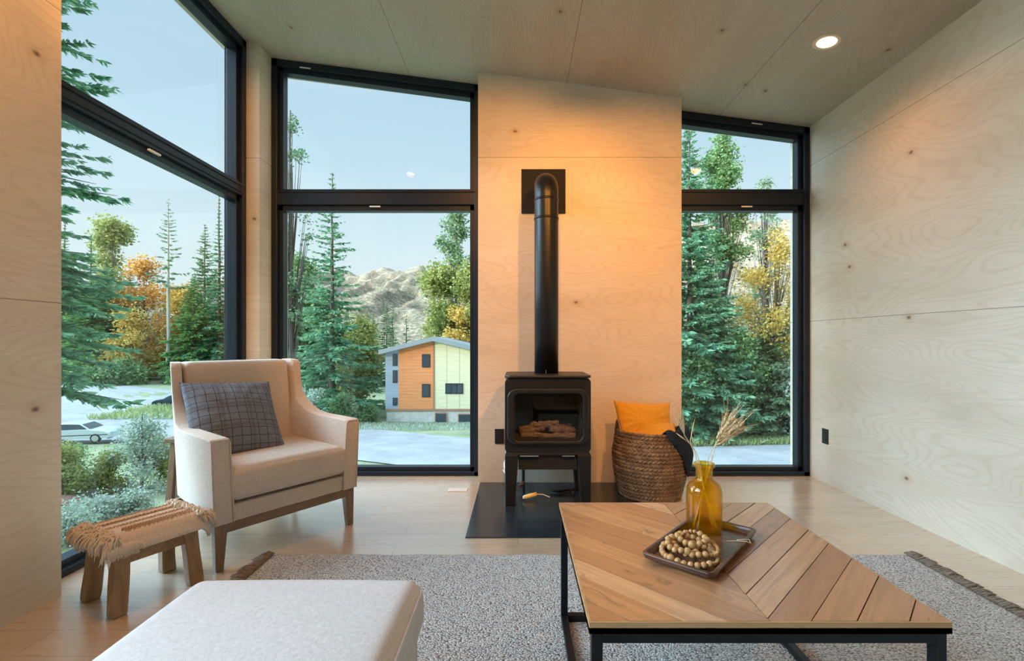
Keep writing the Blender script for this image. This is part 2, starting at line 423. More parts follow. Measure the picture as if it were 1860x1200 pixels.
def window_y(name, x, y0, y1, z_rail0, z_rail1, label=True):
    """window in the left wall, room side towards +X"""
    top = ceil_z(x); o = empty(name, (x, (y0+y1)/2, 0)); o['kind'] = 'structure'
    ym = (y0+y1)/2
    def B(bm, lo, hi): bm.box((lo[0]-x, lo[1]-ym, lo[2]), (hi[0]-x, hi[1]-ym, hi[2]))
    d = .14; jw = .045
    b = MB(); B(b, (x-d, y0, 0), (x, y0+jw, top)); B(b, (x-d, y1-jw, 0), (x, y1, top))
    B(b, (x-d, y0, 0), (x, y1, .035)); B(b, (x-d, y0, top-.060), (x, y1, top+.012))
    b.build('frame', m_frame, o, bevel=.003)
    b = MB(); B(b, (x-d+.01, y0+.04, z_rail0+.055), (x-.004, y1-.04, z_rail1))
    B(b, (x-.02, y0+.04, z_rail1-.03), (x+.004, y1-.04, z_rail1-.02)); B(b, (x-.02, y0+.04, z_rail1-.075), (x+.004, y1-.04, z_rail1-.068))
    b.build('transom', m_frame, o, bevel=.004)
    for za, zb in ((.030, z_rail0+.058), (z_rail1-.03, top-.05)):
        s = MB(); xa, xb = x-.10, x-.028; ya, yb = y0+jw, y1-jw; w = .036
        B(s, (xa, ya, za), (xb, yb, za+.036)); B(s, (xa, ya, zb-.045), (xb, yb, zb)); B(s, (xa, ya, za), (xb, ya+w, zb)); B(s, (xa, yb-w, za), (xb, yb, zb))
        f = s.build('sash', m_frame, o, bevel=.002)
        g = MB(); xg = x-.062
        g.add([(xg-x, ya+.01-ym, za+.02), (xg-x, yb-.01-ym, za+.02), (xg-x, yb-.01-ym, zb-.02), (xg-x, ya+.01-ym, zb-.02)], [(0, 1, 2, 3)])
        g.build('pane', m_glass, f)
    if label:
        g = MB(); B(g, (x-.012, 2.62, 2.118), (x+.0012, 2.705, 2.128))
        q = g.build('sticker', m_white, o); q['label'] = 'small white maker sticker on the black frame'
window_y('window_1', -2.04, 1.985, 3.555, 2.085, 2.235)
window_y('fill_window', -2.04, -.98, 1.245, 2.085, 2.235, False)  # unseen window, added to bring side daylight onto the right wall

def portal(name, loc, rot, sx, sy):
    d = bpy.data.lights.new(name, 'AREA'); d.shape = 'RECTANGLE'; d.size = sx; d.size_y = sy; d.cycles.is_portal = True
    o = bpy.data.objects.new(name, d); COL.objects.link(o); o.location = loc; o.rotation_euler = rot
R90 = math.pi/2
portal('window_1_portal', (-2.20, 2.77, 1.62), (0, -R90, 0), 3.3, 1.6)
portal('fill_window_portal', (-2.20, .13, 1.62), (0, -R90, 0), 3.3, 2.2)
portal('window_2_portal', (-1.12, 3.93, 1.6), (-R90, 0, 0), 1.62, 3.2)
portal('window_3_portal', (1.76, 3.93, 1.4), (-R90, 0, 0), 1.05, 2.8)

# ------------------------------------------------------------------ recessed ceiling lights
Mx = Mat('lit_lens'); Mx.b.inputs['Emission Color'].default_value = (1, .74, .42, 1); Mx.b.inputs['Emission Strength'].default_value = 9
m_lens = Mx.m
m_trim = simple('downlight_trim', (.72, .58, .42), .5)
tilt = math.atan(.1285)
for i, (x, y) in enumerate(DOWNLIGHTS):
    lab = ['lit round recessed spotlight glowing in the plywood ceiling near the right wall'][0] if i == 0 else 'round recessed spotlight in the plywood ceiling, behind the viewer'
    o = empty('recessed_downlight', (x, y, ceil_z(x)), 0, lab, 'ceiling light', 'recessed ceiling spotlights'); o.rotation_euler = (0, tilt, 0)
    b = MB(); b.lathe([(.052, .003), (.052, -.004), (.070, -.005), (.074, -.002), (.074, .003)], 40, cap0=False, cap1=False)
    b.build('trim_ring', m_trim, o, smooth=True)
    b = MB(); b.lathe([(.001, -.0035), (.053, -.0025)], 40, cap0=True, cap1=False); b.build('lens', m_lens, o)
    d = bpy.data.lights.new('downlight_lamp', 'SPOT'); d.energy = DL_POWER[i]; d.color = DL_COLOR; d.spot_size = math.radians(150); d.spot_blend = 1.0; d.shadow_soft_size = .045
    s = bpy.data.objects.new('downlight_lamp', d); COL.objects.link(s); s.parent = o; s.location = (0, 0, -.012)
    if i == 3: s.rotation_euler = (math.radians(66), 0, math.radians(20)); d.spot_size = math.radians(44); d.spot_blend = .6   # gimbal turned to the corner post and armchair
    if i in (1, 2): s.rotation_euler = (math.radians(59), 0, 0); d.spot_size = math.radians(64); d.spot_blend = .5   # gimbals turned to wash the chimney wall

# ------------------------------------------------------------------ hearth plate, outlets, floor plate
h = MB().box((-.285, 2.553, 0), (.80, 3.548, .006)).build('hearth_plate', m_slate, bevel=.002)
tag(h, 'flat black hearth plate on the oak floor under the stove', 'hearth')
def outlet(loc, rz, label, w=.068, hgt=.112, two=True):
    o = empty('wall_outlet', loc, rz, label, 'outlet')
    MB().box((-w/2, -.006, -hgt/2), (w/2, 0, hgt/2)).build('cover_plate', m_plate, o, bevel=.002)
    for s in (-1, 1):
        b = MB(); b.box((-.017, -.0085, s*.022-.014), (.017, -.005, s*.022+.014)); r = b.build('socket', m_plate, o, bevel=.0015)
        c = MB(); c.box((-.008, -.0092, s*.022-.004), (-.006, -.008, s*.022+.005)); c.box((.006, -.0092, s*.022-.004), (.008, -.008, s*.022+.005)); c.build('slot', m_slot, r)
outlet(((907-CX)*3.55/F, 3.549, H-(792-CY)*3.55/F), 0, 'black double outlet on the plywood wall, left of the stove')
outlet((XR-.001, 3.54, .352), -R90, 'black outlet plate low on the right plywood wall beside the narrow window')
o = empty('floor_register', (-.43, 3.376, 0), 0, 'small white rectangular plate on the floor below the large back window', 'floor vent')
MB().box((-.068, -.034, 0), (.068, .034, .006)).build('plate', m_white, o, bevel=.002)
b = MB()
for k in range(9): b.box((-.055+k*.0132, -.024, .0055), (-.050+k*.0132, .024, .0066))
b.build('slots', simple('register_slots', (.45, .45, .44), .6), o)

# ------------------------------------------------------------------ gas stove
SX, SY = .192, 3.03
st = empty('stove', (SX, SY, .006), 0, 'black cast iron freestanding gas stove on four legs standing on the black hearth plate', 'stove')
W2 = .277; D = .40
def rrect(x0, x1, z0, z1, r, n=8):
    pts = []
    for cx, cz, a0 in ((x1-r, z1-r, 0), (x0+r, z1-r, 90), (x0+r, z0+r, 180), (x1-r, z0+r, 270)):
        for k in range(n+1):
            a = math.radians(a0+90*k/n); pts.append((cx+r*math.cos(a), cz+r*math.sin(a)))
    return pts
def ring_y(bm, outer, inner, y0, y1):
    n = len(outer); base = len(bm.v)
    for y in (y0, y1):
        for ring in (outer, inner):
            for p in ring: bm.v.append((p[0], y, p[1]))
    o0, i0, o1, i1 = base, base+n, base+2*n, base+3*n
    for k in range(n):
        j = (k+1) % n
        bm.f += [(o0+k, o0+j, i0+j, i0+k), (o1+k, i1+k, i1+j, o1+j), (o0+k, o1+k, o1+j, o0+j), (i0+k, i0+j, i1+j, i1+k)]
# body shell: rounded box open to the front, with the deep firebox behind the opening
b = MB(); op = rrect(-.235, .235, .405, .735, .05)
ring_y(b, rrect(-W2, W2, .335, .822, .035), op, .012, D-.01)
bd = b.build('body', m_iron, st, bevel=.006, seg=3)
b = MB(); b.box((-.262, D-.06, .36), (.262, D-.012, .80)); b.build('back_panel', m_iron_dark, st)
b = MB(); ring_y(b, rrect(-.240, .240, .398, .742, .055), rrect(-.215, .215, .42, .715, .035), .03, .22); b.build('firebox_lining', m_iron_dark, st)
# raised door surround with a rounded outline
b = MB(); ring_y(b, rrect(-.262, .262, .392, .752, .062), rrect(-.222, .222, .418, .722, .042), -.012, .02)
b.build('door_surround', m_iron, st, bevel=.010, seg=4)
# top plate, slightly oversailing and rounded
b = MB(); b.prism([(-W2-.002, .03), (-W2+.03, -.004), (W2-.03, -.004), (W2+.002, .03), (W2+.002, D-.03), (W2-.03, D), (-W2+.03, D), (-W2-.002, D-.03)], 'z', .819, .837)
b.build('top_plate', m_iron, st, bevel=.006, seg=3)
b = MB(); b.box((-W2+.005, .004, .325), (W2-.005, D-.01, .338)); b.box((-.19, .02, .228), (.19, D-.08, .325)); b.build('burner_box', m_iron_dark, st, bevel=.004)
for xa_, xb_ in ((-.18, -.06), (.09, .17)): MB().box((xa_, -.002, .318), (xb_, .012, .325)).build('air_slot_trim', m_chrome, st)
for sx_ in (-1, 1):
    for (ya, yb) in ((.0, .075), (D-.085, D-.02)):
        b = MB(); xo = sx_*W2; xi = sx_*(W2-.088); xo2 = sx_*(W2-.002); xi2 = sx_*(W2-.066); x0_, x1_ = sorted((xo, xi)); x2_, x3_ = sorted((xo2, xi2))
        b.hexa([(x2_, ya+.006, 0), (x3_, ya+.006, 0), (x3_, yb-.012, 0), (x2_, yb-.012, 0), (x0_, ya, .328), (x1_, ya, .328), (x1_, yb, .328), (x0_, yb, .328)])
        b.build('leg', m_iron, st, bevel=.008, seg=3)
M = Mat('ceramic_logs', rough=.9); n = M.noise(M.coord((8, 25, 25)), 3, 5, .7)
M.color(M.ramp(n, [(.3, (.03, .02, .015, 1)), (.55, (.20, .12, .075, 1)), (.75, (.42, .33, .26, 1))])); M.bump(n, .8, .02); m_log = M.m
rng = random.Random(4)
for k, (x0_, y0_, z0_, x1_, y1_, z1_, r) in enumerate([(-.18, .20, .450, .17, .24, .46, .034), (-.16, .12, .445, -.02, .17, .475, .026), (.02, .13, .47, .19, .18, .445, .026), (-.10, .15, .49, .08, .20, .50, .026), (-.17, .09, .436, .18, .085, .436, .018)]):
    pts = [(x0_+(x1_-x0_)*t+rng.uniform(-.004, .004), y0_+(y1_-y0_)*t, z0_+(z1_-z0_)*t+rng.uniform(-.006, .006)) for t in [i/9 for i in range(10)]]
    MB().tube(pts, [r*rng.uniform(.8, 1.15) for _ in pts], 10).build('log', m_log, st, smooth=True)
b = MB(); b.add([(-.225, .028, .41), (.225, .028, .41), (.225, .028, .73), (-.225, .028, .73)], [(0, 1, 2, 3)]); b.build('door_glass', m_glass, st)
# flue
PXc, PYc, PR = .004, .245, .0825
b = MB(); zt = 2.165
pts = [(PXc, PYc, .832), (PXc, PYc, 1.4), (PXc, PYc, 2.06)]
pts += [(PXc, PYc+.10*(1-math.cos(a)), 2.06+.10*math.sin(a)) for a in [math.radians(q) for q in (10, 20, 30, 40, 50, 60, 70, 80, 90)]]
pts += [(PXc, PY-SY-.01, 2.16)]
b.tube(pts, PR, 36)
fp = b.build('flue_pipe', m_pipe, st, smooth=True)
for zc in (2.03, 1.90):
    MB().lathe([(PR, zc-.008), (PR+.0035, zc-.006), (PR+.0035, zc+.006), (PR, zc+.008)], 36, (PXc, PYc), False, False).build('pipe_joint', m_pipe, fp, smooth=True)
MB().box((PXc-.012, PYc-PR-.008, .838), (PXc-.006, PYc-PR+.004, .862)).build('pipe_clip', m_chrome, fp)
wp = MB().box((-.165+.19-.192, PY-.012-SY, 2.018-.006), (.165+.19-.192, PY-.001-SY, 2.348-.006)).build('wall_plate', m_iron_dark, st, bevel=.001)
# the manual tag and loose leads lying under the stove
t = empty('instruction_tag', (SX-.11, SY+.13, .006), .4, 'small yellow paper tag curled on the hearth under the stove', 'tag')
M_tag = simple('yellow_tag_paper', (.78, .62, .22), .6, 0, .15, 60)
MB().tube([(-.045, 0, .02), (0, .004, .024), (.045, 0, .03)], [.016, .018, .016], 12, flat=.8).build('paper', M_tag, t, smooth=True)
MB().tube([(-.052, 0, .020), (-.044, 0, .020)], .010, 10).build('end_cap', m_white, t)
MB().tube([(.045, 0, .03), (.09, -.01, .025), (.13, -.03, .008)], .003, 6).build('string', m_white, t)
c = MB(); c.tube([(SX-.27, 3.50, .22), (SX-.29, 3.46, .17), (SX-.285, 3.43, .13), (SX-.265, 3.42, .09), (SX-.25, 3.40, .03), (SX-.23, 3.35, .012)], .009, 8)
c.tube([(SX-.30, 3.47, .12), (SX-.28, 3.45, .095), (SX-.262, 3.43, .075)], .006, 8); c.tube([(SX-.275, 3.5, .23), (SX-.268, 3.50, .26)], [.016, .014], 8)
tag(c.build('gas_line', simple('coated_line', (.70, .66, .60), .4, .3), smooth=True), 'pale flexible gas line rising behind the left leg of the stove', 'gas line')
v_ = empty('gas_valve', (SX-.155, SY+.30, .006), 0, 'small dark shutoff valve with red-brown handle standing below the burner box', 'valve')
MB().tube([(0, 0, 0), (0, 0, .19)], .011, 10).build('pipe', m_iron, v_)
MB().tube([(-.03, -.012, .045), (0, -.014, .06), (.012, -.012, .07)], [.012, .014, .008], 8).build('handle', simple('red_handle', (.10, .03, .02), .5), v_)
b = MB(); b.tube([(SX+.03, 3.27, .014), (SX+.09, 3.25, .014), (SX+.15, 3.27, .018), (SX+.2, 3.3, .03), (SX+.17, 3.34, .016), (SX+.1, 3.32, .014), (SX+.05, 3.29, .02)], .008, 8, closed=True)
tag(b.build('coiled_cord', m_plate, smooth=True), 'black cord coiled on the hearth at the right rear of the stove', 'cord')

# ------------------------------------------------------------------ wicker basket with cushions and throw
BX, BY = .912, 3.282
def basket_r(z):
    t = z/.445
    return .196+.050*math.sin(min(1, t*1.25)*math.pi*.62)-.018*max(0, t-.7)/.3
def basket_wall(r_off=0, weave=True, z0=.012, z1=.445):
    NA, NZ = 320, 168; V = np.zeros((NZ+1, NA, 3)); row = .0245
    z = np.linspace(z0, z1, NZ+1)[:, None]; a = (np.arange(NA)*2*math.pi/NA)[None, :]
    r = np.vectorize(basket_r)(z)+r_off
    rowi = np.floor(z/row); ph = (z/row-rowi)
    coil = np.sqrt(np.clip(1-(2*ph-1)**2, 0, 1))
    braid = np.abs(np.sin(a*27+rowi*1.9+ph*2.4*np.where(rowi % 2 == 0, 1, -1)))
    rr = r+(coil*(.003+.010*braid) if weave else 0*a*coil)
    V[:, :, 0] = rr*np.cos(a); V[:, :, 1] = rr*np.sin(a); V[:, :, 2] = z+0*a
    idx = np.arange((NZ+1)*NA).reshape(NZ+1, NA); nx = np.roll(idx, -1, 1)
    Q = np.stack([idx[:-1], nx[:-1], nx[1:], idx[1:]], -1).reshape(-1, 4)
    return V.reshape(-1, 3), Q
M = Mat('seagrass_rope', rough=.75); n = M.noise(M.coord((1, 1, 3)), 60, 4, .7)
n2 = M.noise(M.coord((1, 1, 1)), 14, 2, .5)
M.color(M.mix(M.maprange(n2, .45, .6), M.ramp(n, [(.3, (.06, .032, .015, 1)), (.7, (.24, .14, .07, 1))]), M.ramp(n, [(.3, (.11, .06, .03, 1)), (.7, (.36, .23, .12, 1))])))
M.bump(n, .5, .004); m_wicker = M.m
bk = empty('wicker_basket', (BX, BY, .0), 0, 'round woven seagrass basket with loop handles standing right of the stove', 'basket')
V, Q = basket_wall(); link_mesh('woven_wall', np_mesh('woven_wall', V, Q), m_wicker, bk, smooth=True)
V, Q = basket_wall(-.012, False); link_mesh('inner_wall', np_mesh('inner_wall', V, Q[:, ::-1]), m_wicker, bk, smooth=True)
MB().lathe([(.001, .002), (basket_r(.01), .002), (basket_r(.01), .014), (.001, .014)], 48).build('base', m_wicker, bk)
rr_ = basket_r(.445)
b = MB(); b.tube([((rr_+.0+.004*math.sin(k*1.9))*math.cos(k*math.pi/60), (rr_+.004*math.sin(k*1.9))*math.sin(k*math.pi/60), .448+.003*math.sin(k*2.7)) for k in range(120)], .011, 8, closed=True)
b.build('rim', m_wicker, bk, smooth=True)
for a in (math.radians(188), math.radians(2)):
    b = MB(); pts = []
    for k in range(17):
        t = k/16; ang = a+(t-.5)*.42; rad = rr_+.004
        pts.append((rad*math.cos(ang), rad*math.sin(ang), .435+.085*math.sin(math.pi*t)**.7))
    b.tube(pts, [.009+.0015*(k % 2) for k in range(17)], 8); b.build('handle', m_wicker, bk, smooth=True)
m_yellow = fabric('mustard_velvet', (.66, .34, .035, 1), (.50, .24, .02, 1), 400, .2)
p1 = link_mesh('throw_pillow', pillow_mesh('pillow_a', .42, .30, .12, .09, 3), m_yellow, None, (BX-.03, BY+.03, .495), Euler((math.radians(66), math.radians(3), math.radians(6))), smooth=True)
tag(p1, 'mustard yellow pillow standing upright in the basket, the upper of the two', 'pillow', 'mustard pillows in the basket')
p2 = link_mesh('throw_pillow', pillow_mesh('pillow_b', .31, .25, .11, .06, 7), m_yellow, None, (BX+.015, BY-.055, .430), Euler((math.radians(20), math.radians(-5), math.radians(-10))), smooth=True)
tag(p2, 'mustard yellow pillow lying flat at the basket rim, below the upright one', 'pillow', 'mustard pillows in the basket')
# navy throw draped over the right side of the rim
M = Mat('navy_throw', rough=.95, spec=.15); n = M.noise(M.coord(), 260, 3, .7)
M.color(M.ramp(n, [(.35, (.008, .014, .024, 1)), (.7, (.022, .036, .055, 1))])); M.bump(n, .5, .003); m_navy = M.m
NU, NV = 46, 44; V = []; Fq = []
for j in range(NV+1):
    t = j/NV                               # 0 inside the basket, 1 bottom of the hanging tip
    for i in range(NU+1):
        s = i/NU
        ang = math.radians(-82+s*92)       # around the rim: front to right side
        if t < .28:
            q = t/.28; rad = rr_-.085+(.085+.020)*q; z = .40+.078*math.sin(q*math.pi*.5)+.012*math.sin(s*19)
        else:
            q = (t-.28)/.72; depth = (.04+.27*math.exp(-((s-.52)/.32)**2))
            zz = .474-depth*q; rad = basket_r(max(0, min(.445, zz)))+.024+.007*abs(math.sin(s*17+q*2))+.01*math.sin(q*math.pi); z = zz
            ang += q*math.radians(10)*(0.5-s)*1.6
        rad += .004*math.sin(s*31+t*7)
        V.append((rad*math.cos(ang), rad*math.sin(ang), z))
for j in range(NV):
    for i in range(NU):
        a = j*(NU+1)+i; Fq.append((a, a+1, a+NU+2, a+NU+1))
th = link_mesh('throw_blanket', np_mesh('throw', V, Fq), m_navy, None, (BX, BY, 0), smooth=True)
so = th.modifiers.new('s', 'SOLIDIFY'); so.thickness = .006; so.offset = 1
tag(th, 'dark navy knitted throw draped over the right rim of the basket', 'throw')

# ------------------------------------------------------------------ rug
M = Mat('grey_wool_rug', rough=.95, spec=.1)
v = M.coord()
vo = M.node('ShaderNodeTexVoronoi', {'Vector': M.node('ShaderNodeVectorMath', {0: v, 1: (130, 190, 1)}, operation='MULTIPLY').outputs[0], 'Scale': 1.0}, voronoi_dimensions='2D')
n = M.noise(v, 9, 4, .6); nn = M.noise(v, 150, 2, .6)
rc = M.node('ShaderNodeSeparateColor', {'Color': vo.outputs['Color']}).outputs[0]
col = M.ramp(rc, [(.0, (.26, .26, .27, 1)), (.18, (.58, .58, .58, 1)), (.6, (.74, .735, .73, 1)), (1, (.88, .87, .86, 1))])
col = M.mix(M.maprange(vo.outputs['Distance'], .35, .75, 0, .75), col, (.12, .12, .13, 1))
col = M.mix(M.maprange(n, .4, .65, 0, .2), col, (.42, .41, .42, 1))
M.color(col); M.bump(M.math('SUBTRACT', 1.0, vo.outputs['Distance']), .9, .006); m_rug = M.m
m_fringe = fabric('brown_grey_fringe', (.34, .26, .20, 1), (.12, .085, .06, 1), 300)
RX0, RX1, RY0, RY1 = -1.22, 1.93, -.15, 2.35
rg = empty('rug', ((RX0+RX1)/2, (RY0+RY1)/2, 0), 0, 'large woven grey wool rug with dark fringed ends lying on the oak floor', 'rug')
nx_, ny_ = 90, 70; V = []; Fq = []; rng = random.Random(2)
for j in range(ny_+1):
    for i in range(nx_+1):
        x = RX0+(RX1-RX0)*i/nx_; y = RY0+(RY1-RY0)*j/ny_; e = (i in (0, nx_)) or (j in (0, ny_))
        if j == ny_: y += .004*math.sin(x*23)+.003*math.sin(x*61)
        V.append((x-(RX0+RX1)/2, y-(RY0+RY1)/2, .003 if e else .013+.0012*math.sin(x*11)*math.sin(y*9)))
for j in range(ny_):
    for i in range(nx_):
        a = j*(nx_+1)+i; Fq.append((a, a+1, a+nx_+2, a+nx_+1))
link_mesh('weave', np_mesh('rug', V, Fq), m_rug, rg, smooth=True)
b = MB(); rng = random.Random(8)
for side, xe in ((-1, RX0), (1, RX1)):
    y = RY0
    while y < RY1+.0:
        L_ = rng.uniform(.045, .075); dy = rng.uniform(-.022, .022)
        x0_ = xe-(RX0+RX1)/2; y0_ = y-(RY0+RY1)/2
        b.tube([(x0_-side*.015, y0_, .012), (x0_+side*L_*.35, y0_+dy*.3, .013+rng.uniform(0, .008)), (x0_+side*L_*.75, y0_+dy, .006+rng.uniform(0, .005)), (x0_+side*L_, y0_+dy*1.4, .004)],
               [.004, .0065, .006, .002], 5)
        y += rng.uniform(.009, .0135)
fr_ = b.build('fringe', m_fringe, rg, smooth=True); fr_['kind'] = 'stuff'; fr_['label'] = 'dark brown grey yarn fringe'

# ------------------------------------------------------------------ coffee table
TX0, TX1, TY0, TY1, TZ = .155, .945, 1.030, 1.797, .45
tb = empty('coffee_table', ((TX0+TX1)/2, (TY0+TY1)/2, .013), 0, 'square coffee table with chevron plank wood top and black steel box frame, on the rug', 'coffee table')
ox, oy, oz = (TX0+TX1)/2, (TY0+TY1)/2, .013
M = Mat('reclaimed_teak', rough=.33)
v = M.coord(); sxx = M.node('ShaderNodeSeparateXYZ', {'Vector': v})
at_ = M.node('ShaderNodeAttribute', attribute_name='plank'); pr = M.node('ShaderNodeSeparateColor', {'Color': at_.outputs['Color']})
sgn = M.math('SIGN', sxx.outputs['X'])
# along-plank and across-plank coordinates of the two mitred halves
al = M.math('ADD', M.math('MULTIPLY', sxx.outputs['X'], sgn), sxx.outputs['Y'])
ac = M.math('SUBTRACT', sxx.outputs['Y'], M.math('MULTIPLY', sxx.outputs['X'], sgn))
gv = M.node('ShaderNodeCombineXYZ', {'X': M.math('MULTIPLY', al, 2.6), 'Y': M.math('MULTIPLY', ac, 42.0), 'Z': M.math('MULTIPLY', pr.outputs[0], 37.0)}).outputs[0]
g1 = M.noise(gv, 1, 5, .65, .5)
gv2 = M.node('ShaderNodeCombineXYZ', {'X': M.math('MULTIPLY', al, 5), 'Y': M.math('MULTIPLY', ac, 9.0), 'Z': M.math('MULTIPLY', pr.outputs[0], 11.0)}).outputs[0]
g2 = M.noise(gv2, 1, 4, .6, 1.2)
col = M.ramp(pr.outputs[0], [(0, (.44, .19, .08, 1)), (.4, (.57, .275, .12, 1)), (.75, (.66, .36, .18, 1)), (1, (.74, .50, .33, 1))])
col = M.mix(M.maprange(g1, .42, .75, 0, .55), col, (.20, .09, .04, 1))
col = M.mix(M.maprange(g2, .60, .74, 0, .8), col, (.09, .05, .03, 1))
M.color(col); M.rough(M.maprange(g1, .3, .7, .26, .42)); M.bump(g1, .15, .003); M.b.inputs['Coat Weight'].default_value = .5; M.b.inputs['Coat Roughness'].default_value = .25; M.b.inputs['Coat IOR'].default_value = 2.7; m_teak = M.m
m_teakedge = wood('teak_edge', (.36, .18, .07, 1), (.62, .37, .17, 1), (2, 40, 40), .4)
m_teaksub = simple('table_gap', (.05, .028, .015), .7)
bm = bmesh.new(); cl_ = bm.loops.layers.color.new('plank')
def clip_poly(poly, f):
    out = []
    for i in range(len(poly)):
        p, q = poly[i], poly[(i+1) % len(poly)]; fp_, fq = f(p), f(q)
        if fp_ >= 0: out.append(p)
        if fp_*fq < 0:
            t = fp_/(fp_-fq); out.append((p[0]+(q[0]-p[0])*t, p[1]+(q[1]-p[1])*t))
    return out
rng = random.Random(13); hx, hy = (TX1-TX0)/2-.004, (TY1-TY0)/2-.004; zt0, zt1 = TZ-.013-.012, TZ-.013
cs = [-.80]
while cs[-1] < .42: cs.append(cs[-1]+rng.choice([.085, .10, .115, .125, .14]))
gap = .0017
for sd in (-1, 1):
    for c0, c1 in zip(cs[:-1], cs[1:]):
        poly = [(-hx, -hy), (hx, -hy), (hx, hy), (-hx, hy)]
        poly = clip_poly(poly, lambda p: sd*p[0]-gap*.6)
        poly = clip_poly(poly, lambda p: (p[1]-sd*p[0])-(c0+gap)) if poly else poly
        poly = clip_poly(poly, lambda p: (c1-gap)-(p[1]-sd*p[0])) if poly else poly
        if len(poly) < 3: continue
        tone = rng.random(); dz = rng.uniform(-.0006, .0006)
        lo = [bm.verts.new((p[0], p[1], zt0-.002)) for p in poly]; hi = [bm.verts.new((p[0], p[1], zt1+dz)) for p in poly]
        fs = [bm.faces.new(hi)]+[bm.faces.new((lo[i], lo[(i+1) % len(lo)], hi[(i+1) % len(lo)], hi[i])) for i in range(len(lo))]
        for f in fs:
            for lp in f.loops: lp[cl_] = (tone, rng.random(), 0, 1)
bmesh.ops.recalc_face_normals(bm, faces=bm.faces)
me = bpy.data.meshes.new('tabletop'); bm.to_mesh(me); bm.free()
tt = link_mesh('tabletop', me, m_teak, tb)
e = MB(); hx2, hy2 = hx+.004, hy+.004
e.box((-hx2, -hy2, zt0-.014), (hx2, hy2, zt0-.001))
e.box((-hx2, -hy2, zt0-.014), (hx2, -hy+.0, zt1-.0008)); e.box((-hx2, hy, zt0-.014), (hx2, hy2, zt1-.0008)); e.box((-hx2, -hy, zt0-.014), (-hx, hy, zt1-.0008)); e.box((hx, -hy, zt0-.014), (hx2, hy, zt1-.0008))
e.build('edge_band', m_teakedge, tt)
sq = .0245; zb = zt0-.014; ix = hx2-.006; iy = hy2-.006
for sx_ in (-1, 1):
    for sy_ in (-1, 1):
        xa = sorted((sx_*ix, sx_*(ix-sq))); ya = sorted((sy_*iy, sy_*(iy-sq)))
        MB().box((xa[0], ya[0], 0), (xa[1], ya[1], zb)).build('leg', m_steel, tb, bevel=.0015)
b = MB()
for z0_, z1_ in ((zb-sq, zb),):
    for s in (-1, 1):
        ya = sorted((s*iy, s*(iy-sq))); b.box((-ix+sq, ya[0], z0_), (ix-sq, ya[1], z1_))
        xa = sorted((s*ix, s*(ix-sq))); b.box((xa[0], -iy+sq, z0_), (xa[1], iy-sq, z1_))
b.build('top_frame', m_steel, tb, bevel=.0015)
b = MB()
for s in (-1, 1):
    xa = sorted((s*ix, s*(ix-sq))); b.box((xa[0], -iy+sq, 0), (xa[1], iy-sq, sq))
ya = (iy-sq, iy); b.box((-ix+sq, ya[0], 0), (ix-sq, ya[1], sq))
b.build('bottom_rail', m_steel, tb, bevel=.0015)

# tray
TRC = Vector((.545, 1.40, TZ)); TRA = math.atan2(.75, .66)
tr_ = empty('serving_tray', TRC, TRA, 'small rectangular dark wooden tray with raised rim on the coffee table', 'tray')
L2, Wd = .195, .100
b = MB(); b.hexa([(-L2+.02, -Wd+.02, .001), (L2-.02, -Wd+.02, .001), (L2-.02, Wd-.02, .001), (-L2+.02, Wd-.02, .001),
                  (-L2+.014, -Wd+.014, .008), (L2-.014, -Wd+.014, .008), (L2-.014, Wd-.014, .008), (-L2+.014, Wd-.014, .008)])
b.build('tray_floor', m_tray, tr_)
b = MB(); oc = rrect(-L2, L2, -Wd, Wd, .014, 5)
def tray_ring(bm, levels):
    n = None; base = len(bm.v)
    for off_, z in levels:
        ring = rrect(-L2+off_, L2-off_, -Wd+off_, Wd-off_, max(.004, .016-off_*.5), 5); n = len(ring)
        for p in ring: bm.v.append((p[0], p[1], z))
    for i in range(len(levels)):
        j = (i+1) % len(levels)
        for k in range(n):
            k2 = (k+1) % n; bm.f.append((base+i*n+k, base+i*n+k2, base+j*n+k2, base+j*n+k))
tray_ring(b, [(.022, .0), (.004, .010), (.0, .022), (.003, .025), (.010, .024), (.013, .018), (.020, .008), (.030, .0075), (.030, .001)])
b.build('rim', m_tray, tr_, smooth=False, bevel=.001)

# amber bottle vase
VB = Vector((.594, 1.512, TZ+.0085))
vs_ = empty('glass_vase', VB, 0, 'amber yellow glass bottle vase holding dried stems, standing on the tray', 'vase')
M = Mat('amber_glass', (1, 1, 1, 1), .0); M.n.remove(M.b)
gl = M.node('ShaderNodeBsdfGlass', {'Color': (1.0, .84, .27, 1), 'Roughness': 0.0, 'IOR': 1.12})
tp = M.node('ShaderNodeBsdfTransparent', {'Color': (1.0, .84, .27, 1)})
gs = M.node('ShaderNodeBsdfGlossy', {'Roughness': .02})
m1 = M.node('ShaderNodeMixShader', {0: .35, 1: tp.outputs[0], 2: gl.outputs[0]})
df = M.node('ShaderNodeBsdfTranslucent', {'Color': (1, .62, .03, 1)})
m2_ = M.node('ShaderNodeMixShader', {0: .07, 1: m1.outputs[0], 2: df.outputs[0]})
m3 = M.node('ShaderNodeMixShader', {0: schlick(M, .05, .8), 1: m2_.outputs[0], 2: gs.outputs[0]})
M.l.new(m3.outputs[0], M.n['Material Output'].inputs[0]); m_amber = M.m
prof = [(.001, .004), (.040, .001), (.050, .003), (.054, .010), (.0545, .05), (.0545, .120), (.053, .134), (.047, .147), (.036, .156), (.0275, .161), (.0255, .167), (.0255, .195), (.0275, .200), (.0325, .204), (.0335, .209), (.031, .214),
        (.0255, .214), (.0235, .208), (.0225, .198), (.0225, .166), (.034, .153), (.045, .144), (.050, .132), (.0515, .118), (.0515, .012), (.001, .010)]
MB().lathe(prof, 64, cap0=False, cap1=False).build('bottle', m_amber, vs_, smooth=True)

